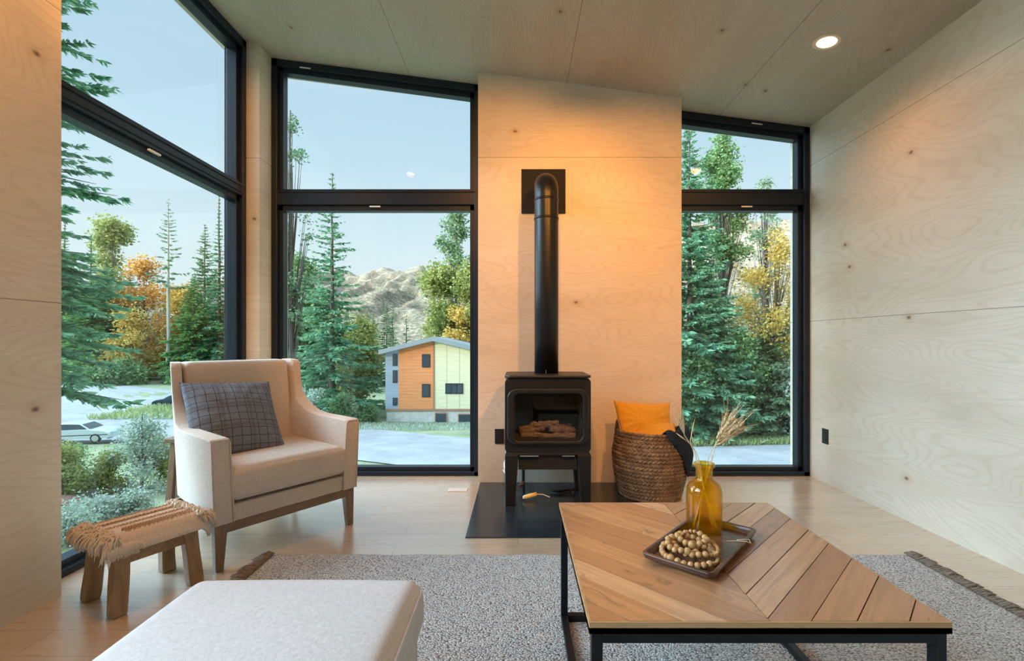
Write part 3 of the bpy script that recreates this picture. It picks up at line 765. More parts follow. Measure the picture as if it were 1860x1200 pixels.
# dried stems
m_straw = simple('dry_straw', (.82, .64, .40), .7, 0, .2, 200)
m_ear = simple('wheat_ear', (.84, .56, .30), .7, 0, .25, 150)
def wp_(px, py, Y): return Vector(((px-CX)*Y/F, Y, H-(py-CY)*Y/F))
stems = [  # base offset in the bottle, tip pixel of the ear base and the ear end, depth, label
    ((.022, -.01), (1301, 800), (1345, 748), 1.50, 'bearded wheat stem leaning right from the amber vase, the most upright of the three', 'w'),
    ((.025, .006), (1302, 806), (1364, 762), 1.53, 'bearded wheat stem leaning right from the amber vase, the middle of the three', 'w'),
    ((.018, .014), (1306, 800), (1330, 735), 1.56, 'bearded wheat stem at the back of the cluster leaning right from the amber vase', 'w'),
    ((-.022, .0), (1243, 790), (1236, 748), 1.50, 'thin feathery grass stem leaning left out of the amber vase', 'f'),
    ((-.024, .01), (1254, 800), (1262, 760), 1.55, 'thin bare dried grass stem rising from the amber vase', 'g'),
    ((-.02, -.012), (1247, 800), (1228, 786), 1.46, 'dried grass stem bending left over the navy throw', 'g')]
for bo, pa, pb, Y, lab, kind in stems:
    A = wp_(*pa, Y); Bv = wp_(*pb, Y+.005); st0 = VB+Vector((-bo[0]*1.4, -bo[1], .012)); neck = VB+Vector((bo[0]*.75, bo[1]*.75, .205))
    root = empty('wheat_stem' if kind == 'w' else 'grass_stem', st0, 0, lab, 'dried stem', 'dried stems in the amber vase')
    pts = []
    for k in range(8): pts.append(st0.lerp(neck, k/8))
    for k in range(9):
        t = k/8; mid = neck+(neck-st0).normalized()*((A-neck).length*.5)
        pts.append(neck*(1-t)**2+mid*2*t*(1-t)+A*t*t)
    MB().tube([p-st0 for p in pts], .0013, 5).build('stem', m_straw, root)
    d = (Bv-A); rng = random.Random(hash(lab) % 1000 if False else len(lab))
    e = MB(); a_ = MB(); side = d.normalized().cross(Vector((0, 1, 0))).normalized()
    if kind == 'w':
        for k in range(20):
            t = k/20*.78; s = 1 if k % 2 else -1; dep = Vector((0, rng.uniform(-.004, .004), 0)); c_ = A+d*t+side*s*.0035+dep
            tip = c_+d.normalized()*.016+side*s*.005
            e.tube([c_-A, (c_+tip)/2-A, tip-A], [.0015, .0045, .001], 6)
            far = tip+d.normalized()*rng.uniform(.035, .065)+side*s*rng.uniform(.002, .026)+Vector((0, rng.uniform(-.02, .02), 0))
            a_.tube([tip-A, far-A], [.0008, .0003], 3)
        eo = e.build('ear', m_ear, root, loc=A-st0, smooth=True); a_.build('awn', m_straw, eo)['kind'] = 'stuff'
    elif kind == 'f':
        for k in range(46):
            t = rng.random(); c_ = A+d*t*.5; far = c_+d.normalized()*rng.uniform(.02, .06)+side*rng.uniform(-.012, .022)+Vector((0, rng.uniform(-.01, .01), 0))
            a_.tube([c_-A, far-A], [.0008, .0003], 3)
        q = a_.build('plume', m_straw, root, loc=A-st0); q['kind'] = 'stuff'
    else:
        e.tube([Vector((0, 0, 0)), d*.5, d], [.0012, .0025, .0006], 5); e.build('seed_head', m_ear, root, loc=A-st0, smooth=True)

# bead garland, heaped in loops on the near half of the tray
gd = empty('bead_garland', TRC+Vector((0, 0, .0085)), TRA, 'string of pale round wooden beads heaped in loops on the dark tray', 'bead garland')
path = []
def loop(cx, cy, rx, ry, z0, z1, a0, a1, n, ph=0):
    for k in range(n):
        t = k/(n-1) if n > 1 else 0; a = math.radians(a0+(a1-a0)*t)
        path.append((cx+rx*math.cos(a), cy+ry*math.sin(a), z0+(z1-z0)*t+.004*math.sin(k*.9+ph)))
loop(-.100, .000, .070, .074, .0075, .0075, 20, 400, 40)
loop(-.072, -.006, .054, .060, .019, .022, 40, 400, 30, 1)
loop(-.052, .010, .040, .042, .034, .036, 40, 400, 22, 3)
loop(-.098, .022, .040, .038, .036, .014, 40, 330, 20, 4)
# resample at bead spacing
P = [Vector(p) for p in path]; rng = random.Random(5); beads = []; i = 0; pos = P[0].copy(); big = 0; k = 0
sizes = []
tot = 98
seg = 0; cur = P[0].copy()
def advance(cur, seg, dist):
    while seg < len(P)-1:
        r = (P[seg+1]-cur).length
        if r > dist: return cur+(P[seg+1]-cur).normalized()*dist, seg
        dist -= r; seg += 1; cur = P[seg].copy()
    return None, seg
while len(beads) < tot and cur is not None:
    m_ = len(beads) % 26
    r = .0086 if m_ < 17 else (.0054 if m_ < 25 else .0115)
    if m_ in (5, 10): r = .0108
    beads.append((cur.copy(), r)); cur, seg = advance(cur, seg, r*2.02)
sph = bpy.data.meshes.new('bead'); bm = bmesh.new(); bmesh.ops.create_uvsphere(bm, u_segments=14, v_segments=9, radius=1); bm.to_mesh(sph); bm.free()
sph.materials.append(m_bead); sph.polygons.foreach_set('use_smooth', [True]*len(sph.polygons))
for c_, r in beads:
    o = bpy.data.objects.new('bead', sph); COL.objects.link(o); o.parent = gd; o.location = (c_.x, c_.y, max(c_.z, r)); o.scale = (r, r, r*.96)
    o.rotation_euler = (rng.uniform(0, 3), rng.uniform(0, 3), 0)
MB().tube([b_[0] for b_ in beads], .0012, 4).build('cord', m_straw, gd)
# thin tassel loop hanging over the right rim of the tray
MB().tube([(.03, -.06, .02), (.05, -.085, .02), (.065, -.104, .019), (.078, -.112, .012), (.083, -.106, .019), (.072, -.098, .021), (.055, -.08, .02)], .0013, 5).build('tassel_loop', m_straw, gd)

# ------------------------------------------------------------------ armchair
AC = Vector((-1.1625, 2.455, 0)); AA = math.atan2(.808, .589)
ch = empty('armchair', AC, AA, 'oatmeal linen upholstered armchair with low winged back and dark tapered wooden legs', 'armchair')
hw = .372
def side_prof():
    return [(.0, .212), (-.004, .60), (.006, .612), (.30, .618), (.38, .624), (.44, .645), (.505, .695), (.545, .745), (.555, .79), (.575, .925), (.592, .945), (.665, .95), (.69, .935), (.70, .80), (.69, .50), (.66, .212)]
for s in (-1, 1):
    prof_ = side_prof(); n = len(prof_)
    def off(y, z): return .020*max(0, (z-.25)/.4) - .085*max(0, (y-.42)/.28)*1.0*(1 if z > .2 else 0)
    V = []
    for (tx) in (0, 1):
        for (y, z) in prof_:
            o_ = hw+off(y, z)-(.082 if tx else 0)*(1.0 if z < .7 else .62)
            V.append((s*o_, y, z))
    b = MB(); b.add(V, [tuple(range(n))[::-1], tuple(range(n, 2*n))]+[(i, (i+1) % n, n+(i+1) % n, n+i) for i in range(n)])
    # triangulate caps properly through bmesh
    o = b.build('armrest', m_chair, ch)
    bm = bmesh.new(); bm.from_mesh(o.data); bmesh.ops.triangulate(bm, faces=[f for f in bm.faces if len(f.verts) > 4]); bm.to_mesh(o.data); bm.free()
    bv = o.modifiers.new('b', 'BEVEL'); bv.width = .014; bv.segments = 3; bv.limit_method = 'ANGLE'; bv.angle_limit = math.radians(28); bv.harden_normals = False
    o.data.polygons.foreach_set('use_smooth', [True]*len(o.data.polygons))
    # piping along the front edges of the arm
    xo = s*(hw+.017); xi = s*(hw-.066)
    MB().tube([(s*(hw+.0), -.001, .215), (s*(hw+.010), -.003, .45), (xo-s*.002, -.004, .590), (xo-s*.012, -.004, .606), (xi+s*.012, -.004, .606), (xi+s*.002, -.004, .592), (s*(hw-.080), -.002, .30), (s*(hw-.082), .0, .215)], .0035, 6).build('piping', m_chair, o, smooth=True)
def bfn(out, p):
    out.y += .115*(out.z-.0)/.37*.5 + .020*(1-p.x**2)*(p.y < 0)*-1*0
    out.y += .018*(1-p.x*p.x)*(-1 if p.y < 0 else 0)*-1
    return out
bk_ = rounded_mesh('backrest', .285, .068, .37, .03, 18, 0, 0, bfn)
link_mesh('backrest', bk_, m_chair, ch, (0, .600, .578), smooth=True)
link_mesh('seat_cushion', rounded_mesh('seat', .300, .285, .078, .034, 26, .020, .006), m_chair, ch, (0, .270, .386), smooth=True)
b = MB(); b.tube([(x, -.0135 if abs(x) < .27 else -.006, z) for x, z in [(-.29, .437), (-.2, .441), (0, .442), (.2, .441), (.29, .437)]], .0028, 6); b.build('cushion_piping', m_chair, ch, smooth=True)
b = MB(); b.box((-.30, .010, .212), (.30, .62, .294)); b.build('seat_deck', m_chair, ch, bevel=.008, seg=3)
b = MB(); b.box((-hw+.006, .012, .168), (hw-.006, .040, .212)); b.box((-hw+.03, .60, .168), (hw-.03, .628, .212)); b.box((-hw+.006, .04, .168), (-hw+.034, .62, .212)); b.box((hw-.034, .04, .168), (hw-.006, .62, .212))
b.build('base_rail', m_railwood, ch, bevel=.002)
for sx_ in (-1, 1):
    for fr__ in (True, False):
        b = MB(); x_o = sx_*(hw-.006); y0_ = .010 if fr__ else .59
        w0, w1 = .056, .034; sp = .0 if fr__ else .05
        x0s = sorted((x_o, x_o-sx_*w0)); x1s = sorted((x_o-sx_*.004, x_o-sx_*(.004+w1)))
        b.hexa([(x1s[0], y0_+sp, 0), (x1s[1], y0_+sp, 0), (x1s[1], y0_+w1+sp, 0), (x1s[0], y0_+w1+sp, 0), (x0s[0], y0_, .20), (x0s[1], y0_, .20), (x0s[1], y0_+w0-.01, .20), (x0s[0], y0_+w0-.01, .20)])
        b.build('leg', m_legwood, ch, bevel=.003)
# plaid pillow on the chair
M = Mat('grey_plaid', rough=.92, spec=.15)
v = M.coord(); s_ = M.node('ShaderNodeSeparateXYZ', {'Vector': v}); nz = M.noise(v, 300, 3, .7)
base_ = M.ramp(nz, [(.35, (.12, .125, .145, 1)), (.7, (.27, .28, .32, 1))])
for ax, ofs in (('X', 0.0), ('Y', .013)):
    for per, w, colr, am in ((.044, .0022, (.04, .042, .055, 1), .85), (.132, .012, (.12, .10, .105, 1), .45)):
        fr_n = M.math('ABSOLUTE', M.math('SUBTRACT', M.math('FRACT', M.math('DIVIDE', M.math('ADD', s_.outputs[ax], 10+ofs+per*.3), per)), .5))
        base_ = M.mix(M.maprange(fr_n, w/per*.5+.03, w/per*.5, 0, am), base_, colr)
M.color(base_); M.bump(nz, .4, .002); m_plaid = M.m
pl = link_mesh('throw_pillow', pillow_mesh('plaid', .455, .465, .15, .05, 11), m_plaid, None, smooth=True)
pm = Matrix.Translation(AC) @ Matrix.Rotation(AA, 4, 'Z') @ Matrix.Translation((-.125, .385, .648)) @ Matrix.Rotation(math.radians(-2), 4, 'Z') @ Matrix.Rotation(math.radians(52), 4, 'X') @ Matrix.Rotation(math.radians(-4), 4, 'Z')
pl.matrix_world = pm
tag(pl, 'blue grey plaid square pillow leaning against the back of the armchair', 'pillow')

# small stand behind the armchair
sd_ = empty('side_table', (-1.975, 2.885, 0), 0, 'narrow dark wooden side table almost hidden behind the armchair by the left window', 'side table')

# ------------------------------------------------------------------ stool with woven cushion
SC = Vector((-1.59, 2.015, 0)); SA = math.radians(61)
sl = empty('wooden_stool', SC, SA, 'low rustic wooden stool with four chunky legs near the left window', 'stool')
for sx_, sy_, hh in ((-1, -1, 0), (1, -1, 0), (1, 1, 0), (-1, 1, 0)):
    b = MB(); n = 6
    pts = [(sx_*(.122+.018*(1-t)), sy_*(.100+.018*(1-t)), .235*t) for t in [k/n for k in range(n+1)]]
    base = len(b.v)
    for k, p in enumerate(pts):
        w = .0275+.0012*math.sin(k*1.3+sx_+sy_); w2 = .0255+.0012*math.cos(k*1.7+sx_)
        for (qx, qy) in ((-1, -1), (1, -1), (1, 1), (-1, 1)): b.v.append((p[0]+qx*w, p[1]+qy*w2, p[2]))
    for k in range(n):
        for q in range(4):
            q2 = (q+1) % 4; b.f.append((base+k*4+q, base+k*4+q2, base+(k+1)*4+q2, base+(k+1)*4+q))
    b.f.append((3, 2, 1, 0)); b.f.append(tuple(n*4+q for q in range(4)))
    b.build('leg', m_stoolwood, sl, bevel=.007, seg=3)
b = MB(); b.box((-.12, -.118, .185), (.12, -.094, .232)); b.box((-.12, .094, .185), (.12, .118, .232)); b.box((-.135, -.10, .185), (-.112, .10, .232)); b.box((.112, -.10, .185), (.135, .10, .232)); b.build('apron', m_stoolrail, sl, bevel=.004)
MB().box((-.165, -.135, .232), (.165, .135, .256)).build('seat', m_stoolrail, sl, bevel=.008, seg=3)
# woven cover
cu = empty('fringed_seat_pad', SC+Vector((0, 0, .259)), SA, 'cream woven wool pad with knotted rows and shaggy fringed ends draped on the low stool', 'seat pad')
M = Mat('cream_wool', rough=.95, spec=.1); v = M.coord(); n = M.noise(v, 220, 3, .7)
M.color(M.ramp(n, [(.3, (.66, .50, .37, 1)), (.7, (.88, .76, .63, 1))])); M.bump(n, .6, .003); m_wool = M.m
NX, NY = 110, 90; V = []
for j in range(NY+1):
    for i in range(NX+1):
        u = -1+2*i/NX; w = -1+2*j/NY
        x = .182*u; y = .148*w*(1.06 if w < 0 else 1)
        ex = max(0, abs(u)-.86)/.14; ey = max(0, abs(w)-.82)/.18
        z = .044-.040*ex**2-.062*ey**1.8*(1.0 if w < 0 else .8)
        z += .0022*math.sin(j*math.pi/1.5)*math.sin(i*1.9)*(1-ex)
        yy = y
        for rc_ in (.62, .10, -.05):         # raised braided rows running the long way
            dd = abs(w-rc_)
            if dd < .035: z += .007*(1-dd/.035)*(.5+.5*abs(math.sin(i*.95)))
        if -.62 > w > -.98: z += .008*abs(math.sin(i*.62+(j//3)*1.6))*abs(math.sin(j*1.05))
        V.append((x, yy, z))
Fq = [(j*(NX+1)+i, j*(NX+1)+i+1, (j+1)*(NX+1)+i+1, (j+1)*(NX+1)+i) for j in range(NY) for i in range(NX)]
cv = link_mesh('woven_top', np_mesh('woven_top', V, Fq), m_wool, cu, smooth=True)
so = cv.modifiers.new('s', 'SOLIDIFY'); so.thickness = .012; so.offset = -1
link_mesh('padding', rounded_mesh('padding', .165, .135, .018, .014, 10), m_wool, cu, (0, 0, .019), smooth=True)
b = MB(); rng = random.Random(21)
for s in (-1, 1):
    for k in range(520):
        x0_ = s*(.158+rng.uniform(-.022, .026)); y0_ = rng.uniform(-.155, .145); z0_ = .042-.5*max(0, abs(x0_)-.16)+rng.uniform(-.006, .004)
        L_ = rng.uniform(.028, .05); a = rng.gauss(0, .7); up = rng.uniform(-.004, .018)
        dx = s*math.cos(a)*L_*rng.uniform(.5, 1.0); dy = math.sin(a)*L_*.9
        b.tube([(x0_, y0_, z0_), (x0_+dx*.5, y0_+dy*.5, z0_+up), (x0_+dx*.9, y0_+dy*.9, z0_+up-.018), (x0_+dx, y0_+dy, z0_-.02-rng.uniform(0, .028))], [.0035, .0045, .0035, .001], 4)
for k in range(150):
    y0_ = -.155; x0_ = rng.uniform(-.19, -.10); L_ = rng.uniform(.03, .05); a = rng.gauss(0, .5)
    b.tube([(x0_, y0_, .02), (x0_+math.sin(a)*L_*.5, y0_-.012, .016), (x0_+math.sin(a)*L_, y0_-.018, -.01-rng.uniform(0, .02))], [.0035, .004, .001], 4)
m_cord = fabric('tan_cord', (.60, .36, .20, 1), (.36, .20, .10, 1), 500)
for rc_ in (.80, .42, -.02):
    c = MB(); yy = .148*rc_
    for q in (0, math.pi):
        c.tube([(-.135+.27*k/70, yy+.0042*math.sin(k*.85+q), .0465+.0035*math.cos(k*.85+q)-(.03*max(0, rc_-.7))) for k in range(71)], .0034, 6)
    c.build('braided_row', m_cord, cu, smooth=True)
c = MB(); rk = random.Random(3)
for r_ in range(4):
    for k in range(24):
        xx = -.10+.245*k/24+.005*(r_ % 2); yy = -.062-.0185*r_; zz = .048-(.010 if r_ == 3 else 0)-.002*r_
        c.tube([(xx-.004, yy-.005, zz-.004), (xx, yy, zz+.004), (xx+.004, yy+.005, zz-.004)], [.002, .0055, .002], 5)
c.build('bobble_rows', m_cord, cu, smooth=True)
fg = b.build('fringe', m_wool, cu, smooth=True); fg['kind'] = 'stuff'
# side table parts (behind the armchair)
b = MB(); b.prism([(-.055, -.175), (.055, -.175), (.055, .175), (-.055, .175)], 'z', .478, .503); b.build('tabletop', m_railwood, sd_, bevel=.005)
for sx_ in (-1, 1):
    for sy_ in (-1, 1):
        b = MB(); a = (sx_*.022, sy_*.13); c_ = (sx_*.030, sy_*.165)
        w0, w1 = .016, .022
        b.hexa([(c_[0]-w1, c_[1]-w1, 0), (c_[0]+w1, c_[1]-w1, 0), (c_[0]+w1, c_[1]+w1, 0), (c_[0]-w1, c_[1]+w1, 0), (a[0]-w0, a[1]-w0, .478), (a[0]+w0, a[1]-w0, .478), (a[0]+w0, a[1]+w0, .478), (a[0]-w0, a[1]+w0, .478)])
        b.build('leg', m_legwood, sd_, bevel=.003)

# ------------------------------------------------------------------ ottoman
OX0, OX1, OY1 = -.862, -.256, 1.275
ot = empty('ottoman', ((OX0+OX1)/2, OY1-.45, .013), 0, 'pale grey linen upholstered ottoman with a thick cushion top in the foreground', 'ottoman')
hx_, hy_ = (OX1-OX0)/2, .45
link_mesh('cushion', rounded_mesh('cushion', hx_, hy_, .070, .036, 30, .022, .008), m_ott, ot, (0, 0, .345), smooth=True)
link_mesh('base', rounded_mesh('base', hx_-.004, hy_-.02, .112, .022, 16), m_ott, ot, (0, 0, .172), smooth=True)
b = MB(); b.tube([(p[0], p[1], .392) for p in rrect(-hx_-.004, hx_+.004, -hy_-.004, hy_+.004, .05, 8)], .0032, 6, closed=True); b.build('piping', m_ott, ot, smooth=True)
for sx_ in (-1, 1):
    for sy_ in (-1, 1):
        MB().tube([(sx_*(hx_-.06), sy_*(hy_-.07), 0), (sx_*(hx_-.06), sy_*(hy_-.07), .065)], [.016, .022], 12).build('leg', m_legwood, ot)

# ------------------------------------------------------------------ OUTDOORS
def gz(x, y):
    z = -5.0 - .05*max(0, min(30, y-15))
    d = math.hypot(x+13, y-13)
    return z + .5*math.exp(-(d/5)**2) + .12*math.sin(x*.21)*math.sin(y*.17)
def G(px, py, lift=0):
    """ground point on the line of sight of a pixel"""
    Y = 10.0
    for _ in range(60):
        X = (px-CX)*Y/F; Yn = (H-gz(X, Y))*F/(py-CY); Y = Y*.5+Yn*.5
    X = (px-CX)*Y/F
    return Vector((X, Y, gz(X, Y)+lift))
def at(px, Y):
    X = (px-CX)*Y/F
    return X, Y, gz(X, Y)

M = Mat('meadow_ground', rough=.95, spec=.1); v = M.coord()
n = M.noise(v, .35, 5, .6); n2 = M.noise(v, 3.5, 4, .7); n3 = M.noise(v, 14, 3, .7)
col = M.ramp(n, [(.3, (.16, .20, .10, 1)), (.5, (.26, .30, .15, 1)), (.7, (.38, .36, .22, 1))])
col = M.mix(M.maprange(n2, .45, .7, 0, .6), col, (.40, .40, .36, 1)); col = M.mix(M.maprange(n3, .5, .7, 0, .5), col, (.13, .16, .08, 1))
M.color(col); m_ground = M.m
M = Mat('gravel_drive', rough=.9, spec=.15); v = M.coord(); n = M.noise(v, .5, 4, .6); n3 = M.noise(v, 9, 4, .8)
col = M.ramp(n, [(.3, (.28, .28, .28, 1)), (.7, (.42, .41, .40, 1))]); col = M.mix(M.maprange(n3, .4, .8, 0, .5), col, (.20, .20, .21, 1)); M.color(col); m_gravel = M.m
# terrain
xs = np.concatenate([np.linspace(-260, -60, 30)[:-1], np.linspace(-60, 60, 90), np.linspace(60, 260, 20)[1:]])
ys = np.concatenate([np.linspace(-120, 4, 16)[:-1], np.linspace(4, 60, 60), np.linspace(60, 700, 40)[1:]])
V = [(x, y, gz(x, y)) for y in ys for x in xs]; nx_ = len(xs)
Fq = [(j*nx_+i, j*nx_+i+1, (j+1)*nx_+i+1, (j+1)*nx_+i) for j in range(len(ys)-1) for i in range(nx_-1)]
tag(link_mesh('ground', np_mesh('ground', V, Fq), m_ground, smooth=True), kind='structure')
far = [(60, 676), (118, 688), (300, 708), (420, 728), (520, 760), (660, 778), (860, 798), (1100, 806), (1240, 805), (1450, 803), (1700, 800)]
near = [(60, 812), (118, 808), (240, 803), (330, 806), (520, 826), (640, 836), (860, 862), (1100, 870), (1240, 870), (1450, 870), (1700, 870)]
V = []; Fq = []; NS, NT = 60, 16
def lerp_list(L_, t):
    t *= len(L_)-1; i = min(len(L_)-2, int(t)); q = t-i
    return (L_[i][0]*(1-q)+L_[i+1][0]*q, L_[i][1]*(1-q)+L_[i+1][1]*q)
for i in range(NS+1):
    a = lerp_list(far, i/NS); b_ = lerp_list(near, i/NS); A = G(*a); B_ = G(*b_)
    for j in range(NT+1):
        p = A.lerp(B_, j/NT); V.append((p.x, p.y, gz(p.x, p.y)+.06))
for i in range(NS):
    for j in range(NT):
        a = i*(NT+1)+j; Fq.append((a, a+1, a+NT+2, a+NT+1))
dr = link_mesh('driveway', np_mesh('driveway', V, Fq), m_gravel, smooth=True); tag(dr, kind='structure')

# foliage materials: colour varies leaf by leaf
def foliage(name, c0, c1, c2, trans=.25):
    M = Mat(name, rough=.8, spec=.15)
    g = M.node('ShaderNodeNewGeometry'); r = g.outputs['Random Per Island']
    n = M.noise(M.coord(), .6, 3, .6)
    f = M.math('ADD', M.math('MULTIPLY', r, .6), M.math('MULTIPLY', n, .45))
    col = M.ramp(f, [(.15, c0), (.5, c1), (.85, c2)]); M.color(col)
    tl = M.node('ShaderNodeBsdfTranslucent', {'Color': col})
    mx = M.node('ShaderNodeMixShader', {0: trans, 1: M.b.outputs[0], 2: tl.outputs[0]})
    M.l.new(mx.outputs[0], M.n['Material Output'].inputs[0]); return M.m
f_spruce = foliage('spruce_needles', (.07, .19, .115, 1), (.16, .35, .20, 1), (.34, .53, .30, 1))
f_dark = foliage('dark_needles', (.07, .18, .07, 1), (.16, .32, .11, 1), (.34, .48, .17, 1))
f_pine = foliage('pine_needles', (.10, .19, .10, 1), (.20, .32, .17, 1), (.36, .45, .25, 1))
f_yellow = foliage('yellow_leaves', (.42, .28, .05, 1), (.66, .46, .10, 1), (.86, .70, .28, 1), .4)
f_orange = foliage('orange_leaves', (.45, .20, .04, 1), (.70, .38, .08, 1), (.85, .58, .20, 1), .4)
f_olive = foliage('olive_leaves', (.16, .22, .06, 1), (.32, .38, .12, 1), (.55, .52, .20, 1), .35)
f_green = foliage('green_leaves', (.08, .19, .07, 1), (.18, .32, .13, 1), (.36, .48, .22, 1), .3)
f_pale = foliage('pale_leaves', (.22, .32, .24, 1), (.42, .50, .40, 1), (.68, .72, .60, 1), .3)
f_grass = foliage('grass_blades', (.20, .30, .10, 1), (.38, .46, .20, 1), (.60, .60, .34, 1), .3)
m_bark = simple('bark', (.13, .10, .08), .9, 0, .4, 12, .5)
m_bark_pale = simple('pale_bark', (.42, .40, .34), .85, 0, .3, 10, .3)

def rhombi(base, tip, wdir, w):
    """arrays (n,3): one rhombus leaf per row"""
    mid = base*.55+tip*.45
    V = np.stack([base, mid+wdir*w[:, None], tip, mid-wdir*w[:, None]], 1).reshape(-1, 3)
    return V, np.arange(len(V)).reshape(-1, 4)
def unit(a): return a/np.maximum(1e-9, np.linalg.norm(a, axis=1, keepdims=True))
def conifer_mesh(name, h, r, seed, whorls=46, k=7, spray=24, droop=.30, lowest=.06, power=.85, lsize=1.0, sparse=0.0):
    rs = np.random.RandomState(seed); Bs = []; Ts = []; Wd = []; Ws = []; limbs = []
    for i in range(whorls):
        t = i/(whorls-1); z = h*(lowest+(1-lowest)*t**.9*.985)
        L0 = r*(max(0, 1-z/h))**power+.10
        for q in range(k):
            if rs.rand() < sparse: continue
            L = L0*rs.uniform(.62, 1.15); a = rs.uniform(0, 2*math.pi); up = .35*t-droop*(1-t)+rs.uniform(-.08, .08)
            m = max(4, int(spray*L/max(r, 1)+5)); s = np.sort(rs.uniform(.08, 1, m)); dr_ = np.array([math.cos(a), math.sin(a), 0]); pe = np.array([-math.sin(a), math.cos(a), 0])
            zz = z+rs.uniform(-.12, .12)+L*(up*s-.14*s**2+.14*s**4)
            c = dr_[None]*(L*s)[:, None]; c[:, 2] = zz
            limbs.append((z, a, L, up))
            for sd in (-1, 1, 0):
                ln = (L*.26*(1-s*.45)+.16)*rs.uniform(.6, 1.2, m)*lsize
                d = dr_[None]*rs.uniform(.45, .95, (m, 1))+pe[None]*(sd*rs.uniform(.55, 1.0, (m, 1)))+np.array([0, 0, 1])[None]*rs.uniform(-.55, .12, (m, 1))
                d = unit(d); Bs.append(c); Ts.append(c+d*ln[:, None])
                w = unit(np.cross(d, rs.normal(size=(m, 3)))); Wd.append(w); Ws.append(ln*rs.uniform(.12, .20, m))
    V, Q = rhombi(np.concatenate(Bs), np.concatenate(Ts), np.concatenate(Wd), np.concatenate(Ws))
    me = np_mesh(name, V, Q)
    return me, limbs
def trunk_mb(h, r, seed, lean=0):
    rng = random.Random(seed); b = MB(); n = 12
    b.tube([(lean*h*(t/n)+rng.uniform(-.02, .02)*h*.1, rng.uniform(-.02, .02)*h*.1, h*t/n-.3*(t == 0)) for t in range(n+1)], [r*(1-.92*t/n)+.012 for t in range(n+1)], 8)
    return b
def place_tree(kind, px, ytop, Y, label, group, mat, seed, r=None, bark=None, **kw):
    x, y, z = at(px, Y); top = H-(ytop-CY)*Y/F; h = top-z
    o = empty(kind, (x, y, z), (seed*1.7) % 6.28, label, 'tree', group)
    me, limbs = conifer_mesh('needles', h, r or h*.2, seed, **kw)
    link_mesh('foliage', me, mat, o)
    b = trunk_mb(h*.99, h*.011+.05, seed)
    for (zz, a, L, up) in limbs[::3]:
        b.tube([(0, 0, zz), (math.cos(a)*L*.5, math.sin(a)*L*.5, zz+L*(up*.5-.035)), (math.cos(a)*L*.9, math.sin(a)*L*.9, zz+L*(up*.9-.03))], [.035, .02, .006], 4)
    b.build('trunk', bark or m_bark, o, smooth=True)
    return o
def leaf_cloud(name, blobs, n, size, seed, flat=.5, clump=0.28, surf=.5):
    """blobs: (cx,cy,cz,rx,ry,rz); leaves gathered in small clumps"""
    rs = np.random.RandomState(seed); B = np.array(blobs); vol = (B[:, 3]*B[:, 4]*B[:, 5])**.8; pr = vol/vol.sum()
    nc = max(8, n//14); idx = rs.choice(len(B), nc, p=pr)
    d = unit(rs.normal(size=(nc, 3))); rad = rs.uniform(0, 1, nc)**surf
    C_ = B[idx, :3]+d*rad[:, None]*B[idx, 3:]
    pi = rs.randint(0, nc, n); c = C_[pi]+rs.normal(size=(n, 3))*clump
    dd = unit(rs.normal(size=(n, 3))*np.array([1, 1, flat])+np.array([0, 0, -.15])); ln = size*rs.uniform(.6, 1.3, n)
    w = unit(np.cross(dd, rs.normal(size=(n, 3))))
    V, Q = rhombi(c, c+dd*ln[:, None], w, ln*rs.uniform(.28, .42, n))
    return np_mesh(name, V, Q), C_
def place_leafy(kind, px, ytop, Y, label, group, mat, seed, width, n=9000, size=.22, crown0=.25, bark=None, cat='tree', sparse=False, lean=0, clump=.3, twigs=60):
    x, y, z = at(px, Y); top = H-(ytop-CY)*Y/F; h = top-z; rng = random.Random(seed)
    o = empty(kind, (x, y, z), 0, label, cat, group)
    blobs = []; nb = 16 if not sparse else 26
    for i in range(nb):
        t = rng.random(); zz = h*(crown0+(1-crown0)*t*.93); wr = width*(math.sin(math.pi*min(1, (t*.85+.16)))**.7)
        a = rng.uniform(0, 6.28); q = wr*rng.uniform(.1, .75); rb = (width*.42 if not sparse else width*.24)*rng.uniform(.6, 1.1)
        blobs.append((q*math.cos(a)+lean*zz, q*math.sin(a), zz, rb, rb, rb*.8))
    me, C_ = leaf_cloud('leaves', blobs, n, size, seed, clump=clump)
    link_mesh('foliage', me, mat, o)
    b = trunk_mb(h*.93, h*.010+.03, seed, lean)
    rs = np.random.RandomState(seed+5)
    for c in C_[rs.choice(len(C_), min(twigs, len(C_)), replace=False)]:
        zb = max(.05*h, c[2]*.62-.3); rr0 = .016+h*.0016
        b.tube([(lean*zb, 0, zb), ((c[0]+lean*zb)*.45, c[1]*.45, zb*.55+c[2]*.45), tuple(c)], [rr0, rr0*.6, .006], 4)
    b.build('trunk' if cat == 'tree' else 'stems', bark or m_bark, o, smooth=True)
    return o

LW, BW, RW = 'trees seen through the left window', 'trees seen through the large back window', 'trees seen through the narrow right window'
